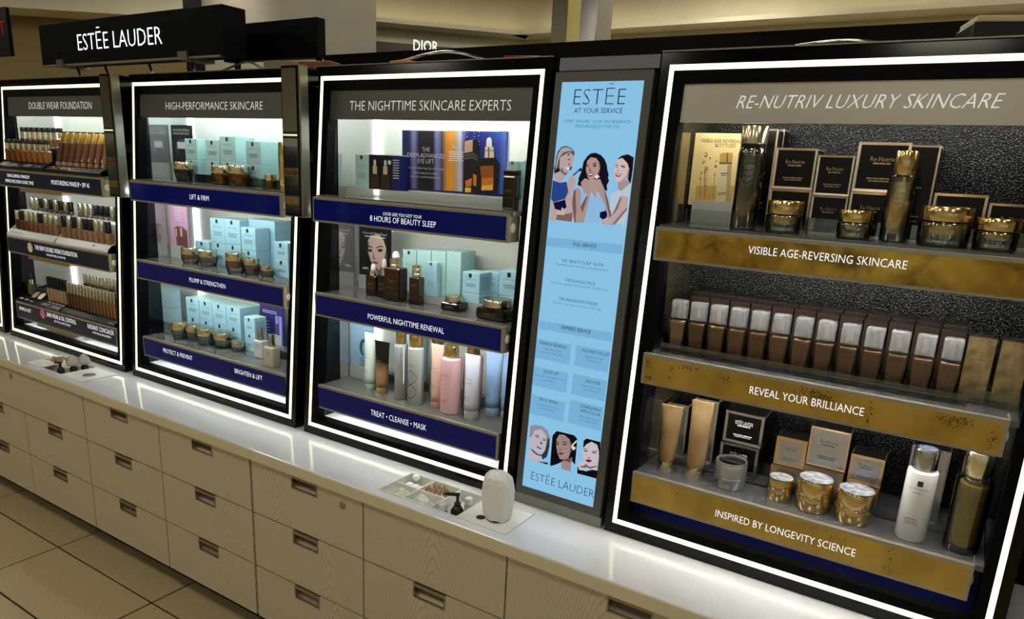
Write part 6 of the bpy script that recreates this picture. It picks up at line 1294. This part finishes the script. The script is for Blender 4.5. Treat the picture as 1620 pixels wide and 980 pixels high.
# low curved wire frames lying on top of the cabinets
rngw = random.Random(3)
for k, (x0, x1, h, m, lab) in enumerate([(-1.72, -1.20, 0.05, CHROME, 'arched chrome wire lying on top of the nighttime display'), (-2.55, -2.15, 0.05, STEEL, 'arched steel wire lying on top of the high-performance display'), (-0.55, -0.18, 0.03, CHROME, 'thin chrome wire lying on top of the luxury display')]):
    cu = bpy.data.curves.new('cable', 'CURVE'); cu.dimensions = '3D'; cu.bevel_depth = 0.004; cu.bevel_resolution = 2
    sp_ = cu.splines.new('POLY'); n = 18; sp_.points.add(n - 1)
    for i in range(n):
        u = i / (n - 1); sp_.points[i].co = (x0 + (x1 - x0) * u, 0.44 + 0.03 * math.sin(u * 5), 1.888 + h * math.sin(u * math.pi), 1)
    oo = bpy.data.objects.new('cable', cu); COL.objects.link(oo)
    me = bpy.data.meshes.new_from_object(oo.evaluated_get(bpy.context.evaluated_depsgraph_get())); bpy.data.objects.remove(oo)
    o = link('top_cable', me, m); tag(o, lab, 'cable')
# stock lying on the top: a white sheet, red and orange packets
def packet(name, label, x, y, w, d, h, m, rz, z=1.8832, cat='packet'):
    o = link(name, bevel_mesh(mesh(name, boxv(-w / 2, w / 2, -d / 2, d / 2, 0, h), HEXF), 0.003, 2), m, None, (x, y, z), (0, 0, rz)); tag(o, label, cat); return o
packet('white_bag', 'flat white bag lying on top of the nighttime display', -1.36, 0.45, 0.34, 0.10, 0.016, WHITEP, 0.05, cat='bag')
packet('red_packet', 'red packet lying beside the white bag on the nighttime display', -1.14, 0.46, 0.13, 0.06, 0.03, mat('red_foil', (150, 20, 26), 0.25), 0.3)
packet('orange_packet', 'orange packet on top of the nighttime display', -1.60, 0.47, 0.08, 0.06, 0.035, mat('orange_foil', (206, 130, 50), 0.35), -0.2)
packet('brown_packet', 'brown card packet on top of the high-performance display', -1.98, 0.47, 0.13, 0.06, 0.045, mat('brown_packet_card', (120, 66, 36), 0.5), 0.2)
packet('beige_packet', 'beige card packet on top of the high-performance display', -2.14, 0.46, 0.14, 0.06, 0.05, mat('beige_packet_card', (130, 116, 92), 0.6), 0.1)
packet('card_box', 'dark box with a pale lid on top of the luxury display', -0.02, 0.45, 0.16, 0.12, 0.045, BLKP, 0.3, cat='box')
packet('pale_tray', 'pale tray on the dark box on top of the luxury display', -0.02, 0.45, 0.15, 0.11, 0.012, mat('pale_tray_card', (200, 186, 150), 0.5), 0.3, 1.8285 + 0.1, cat='tray')

# ================================================================ sunk trays in the worktop and what stands in them
def sunk_tray(label, x0, x1, y0, y1, cells, depth=0.034):
    t = empty('counter_tray', ((x0 + x1) / 2, (y0 + y1) / 2, 0.72 - depth), label, 'tray')
    wt = 0.004
    wbox('tray_floor', x0 + 0.001, x1 - 0.001, y0 + 0.001, y1 - 0.001, 0.72 - depth - 0.002, 0.72 - depth, WHITEP, t)
    for a in ((x0 + 0.001, x0 + wt, y0 + 0.001, y1 - 0.001), (x1 - wt, x1 - 0.001, y0 + 0.001, y1 - 0.001), (x0 + wt, x1 - wt, y0 + 0.001, y0 + wt), (x0 + wt, x1 - wt, y1 - wt, y1 - 0.001)):
        wbox('tray_wall', *a, 0.72 - depth, 0.7225, WHITEP, t)
    for a in cells:
        wbox('divider', *a, 0.72 - depth, 0.7215, WHITEP, t)
    return t
x0, x1, y0, y1 = TRAY2
ym = (y0 + y1) / 2 - 0.004
tr2 = sunk_tray('white divided tray sunk in the worktop below the nighttime display', x0, x1, y0, y1,
    [(-1.108, -1.104, y0 + 0.004, y1 - 0.004), (-1.020, -1.016, y0 + 0.004, y1 - 0.004), (x0 + 0.004, -1.108, ym, ym + 0.004), (-1.205, -1.201, y0 + 0.004, y1 - 0.004)])
cover = wbox('tray_cover', -1.0155, x1 - 0.0045, y0 + 0.0045, y1 - 0.0045, 0.7165, 0.7215, WHITEP); tag(cover, 'white cover plate with a round hole beside the wrapped bag', 'cover plate')
link('hole', lathe_me([(0.0, 0.0), (0.012, 0.0), (0.012, 0.0006)], 24), BLKP, cover, Vector((-0.965, 0.055, 0.7216)) - cover.location)
PAPER = mat('tissue_paper', (226, 224, 212), 0.8)
def crumple(name, label, x, y, z, w, d, h, m, cat, seed, group=None, rz=0.0, n=7, sub=1):
    r = random.Random(seed); v, f = [], []
    for i in range(n):
        for j in range(n):
            e = 0 if i in (0, n - 1) or j in (0, n - 1) else 1
            v.append(((i / (n - 1) - 0.5) * w + r.uniform(-1, 1) * w * 0.03, (j / (n - 1) - 0.5) * d + r.uniform(-1, 1) * d * 0.03, h * (0.15 + e * r.uniform(0.35, 1.0))))
    k = len(v)
    v += [(a, b, 0) for a, b, c in v]
    for i in range(n - 1):
        for j in range(n - 1):
            q = (i * n + j, (i + 1) * n + j, (i + 1) * n + j + 1, i * n + j + 1)
            f.append(q); f.append(tuple(k + s for s in reversed(q)))
    ring = [i for i in range(n)] + [i * n + n - 1 for i in range(1, n)] + [(n - 1) * n + i for i in range(n - 2, -1, -1)] + [i * n for i in range(n - 2, 0, -1)]
    ring = [i * n for i in range(n)] + [(n - 1) * n + j for j in range(1, n)] + [i * n + n - 1 for i in range(n - 2, -1, -1)] + [j for j in range(n - 2, 0, -1)]
    for a in range(len(ring)):
        b = ring[(a + 1) % len(ring)]; f.append((ring[a], b, k + b, k + ring[a]))
    o = link(name, mesh(name, v, f), m, None, (x, y, z), (0, 0, rz)); tag(o, label, cat, group); return o
zb = 0.6862
crumple('tissue', 'folded white tissue in the front left cell of the nearer tray', -1.247, 0.047, zb, 0.078, 0.050, 0.036, PAPER, 'tissue', 1)
crumple('tissue', 'crumpled white tissue in the front middle cell of the nearer tray', -1.156, 0.047, zb, 0.082, 0.050, 0.036, PAPER, 'tissue', 2)
rngc = random.Random(5)
for k in range(7):
    o = link('cotton_ball', lathe_me([(0, 0), (0.010, 0.003), (0.013, 0.010), (0.010, 0.017), (0, 0.020)], 12), mat('cotton', (244, 244, 244), 0.95), None,
             (-1.275 + 0.022 * (k % 3) + 0.006 * (k // 3), 0.108 + 0.020 * (k // 3), zb + 0.002 + 0.0195 * (1 if k == 6 else 0)))
    tag(o, 'white cotton ball in the back left cell of the nearer tray', 'cotton ball', 'cotton balls in the tray')
for k in range(26):
    x, y = -1.190 + 0.0115 * (k % 7) + rngc.uniform(-0.003, 0.003), 0.100 + 0.014 * (k // 7) + rngc.uniform(-0.003, 0.003)
    t = empty('spoolie_brush', (x, y, zb), 'small brown applicator brush standing in the back middle cell of the tray', 'applicator', 'brown applicator brushes in the tray', (rngc.uniform(-0.12, 0.12), rngc.uniform(-0.12, 0.12), 0))
    link('stick', lathe_me([(0.0012, 0.0), (0.0012, 0.022)], 6), mat('tan_stick', (206, 174, 140), 0.5), t)
    link('tip', lathe_me([(0.0012, 0.022), (0.0028, 0.026), (0.0026, 0.036), (0.0, 0.039)], 8), mat('brown_tip', (176, 136, 104), 0.8), t)
# black pump bottle and two small clear bottles in the open cell
t = empty('pump_bottle', (-1.047, 0.062, zb), 'black pump bottle standing in the open cell of the tray', 'bottle')
link('body', lathe_me([(0.017, 0), (0.018, 0.002), (0.018, 0.028), (0.012, 0.038), (0.009, 0.041)], 24), BLKP, t)
link('pump_stem', lathe_me([(0.009, 0.041), (0.009, 0.050), (0.004, 0.052), (0.004, 0.072)], 16), BLKP, t)
v, f = rod_me((0.006, 0, 0.075), (-0.036, -0.010, 0.070), 0.0052, 10); link('pump_head', mesh('pump_head', v, f, True), BLKP, t)
for k, (x, y) in enumerate([(-1.078, 0.040), (-1.044, 0.110)]):
    t = empty('sample_bottle', (x, y, zb), ('small clear bottle with white cap in front of the black pump bottle', 'small clear bottle with white cap behind the black pump bottle')[k], 'bottle', 'small clear bottles in the tray')
    link('body', lathe_me([(0.011, 0), (0.012, 0.002), (0.012, 0.024), (0.009, 0.028)], 20), CLEARB, t)
    link('cap', lathe_me([(0.0105, 0.0285), (0.011, 0.029), (0.011, 0.045), (0.009, 0.047), (0, 0.047)], 20), WHITEP, t)
# wrapped stack under a clear bag
t = empty('wrapped_bag', (-0.928, 0.075, 0.7217), 'tall translucent plastic bag pulled over a stand on the worktop', 'bag')
def bagmesh():
    r = random.Random(9); v, f = [], []; n, seg = 14, 30
    prof = [(0.024, 0.0), (0.034, 0.004), (0.040, 0.02), (0.043, 0.05), (0.043, 0.085), (0.041, 0.105), (0.036, 0.12), (0.026, 0.129), (0.012, 0.133), (0.0, 0.134)]
    for i, (rr, z) in enumerate(prof):
        for k in range(seg):
            a = 2 * math.pi * k / seg
            fold = 1 + 0.10 * abs(math.sin(a * 2.5 + i * 0.12)) + 0.05 * math.sin(a * 7 - i * 0.3) + r.uniform(-0.03, 0.03) - 0.06
            v.append((rr * fold * math.cos(a), rr * 0.8 * fold * math.sin(a), z + r.uniform(-0.001, 0.001)))
    for i in range(len(prof) - 1):
        for k in range(seg):
            f.append((i * seg + k, i * seg + (k + 1) % seg, (i + 1) * seg + (k + 1) % seg, (i + 1) * seg + k))
    return mesh('bag', v, f, False)
BAG = mat('milky_film', (244, 245, 242), 0.3, trans=0.12)
link('film', bagmesh(), BAG, t, (0, 0, 0.001))
link('stand_foot', lathe_me([(0.026, 0), (0.027, 0.001), (0.027, 0.002)], 24), BLKP, t)

x0, x1, y0, y1 = TRAY1
tr1 = sunk_tray('white divided tray sunk in the worktop below the foundation display', x0, x1, y0, y1, [(-3.09, -3.086, y0 + 0.004, y1 - 0.004), (-3.018, -3.014, y0 + 0.004, y1 - 0.004), (-3.288, -3.09, 0.085, 0.089)])
cv = wbox('tray_cover', -3.0135, x1 - 0.0045, y0 + 0.0045, y1 - 0.0045, 0.7165, 0.7222, WHITEP); tag(cv, 'white cover plate with a round steel lined hole below the foundation display', 'cover plate')
link('hole_ring', lathe_me([(0.0, 0.0), (0.020, 0.0), (0.024, 0.0004), (0.024, 0.0012), (0.021, 0.0012)], 30), STEEL, cv, Vector((-2.925, 0.085, 0.7222)) - cv.location)
crumple('tissue', 'flat white tissue on the left of the farther tray', -3.22, 0.050, 0.7226, 0.12, 0.06, 0.010, PAPER, 'tissue', 11)
crumple('tissue', 'crumpled white tissue in the farther tray', -3.14, 0.120, zb, 0.08, 0.055, 0.046, PAPER, 'tissue', 12)
crumple('brown_applicators', 'heap of brown applicator pads at the back of the farther tray', -3.22, 0.125, zb, 0.10, 0.06, 0.048, mat('tan_pad', (160, 130, 96), 0.9), 'applicator', 13, n=10)
for k, (x, y) in enumerate([(-3.066, 0.045), (-3.050, 0.088), (-3.040, 0.128)]):
    t = empty('wrapped_pump', (x, y, zb), '%s black pump bottle wrapped in clear film in the farther tray' % ('front', 'middle', 'rear')[k], 'bottle', 'black pump bottles in the farther tray')
    link('body', lathe_me([(0.013, 0), (0.014, 0.002), (0.014, 0.042), (0.008, 0.050)], 20), BLKP, t)
    v, f = rod_me((0.004, 0, 0.070), (-0.026, -0.006, 0.066), 0.005, 8); link('pump_head', mesh('pump_head', v, f, True), BLKP, t)
    link('pump_stem', lathe_me([(0.005, 0.050), (0.005, 0.070)], 12), BLKP, t)
    if k: link('film', lathe_me([(0.022, 0.054), (0.026, 0.062), (0.020, 0.080), (0.008, 0.094), (0.0, 0.098)], 9), clear('crinkled_film', (214, 208, 200), 0.45, 0.2, True), t)
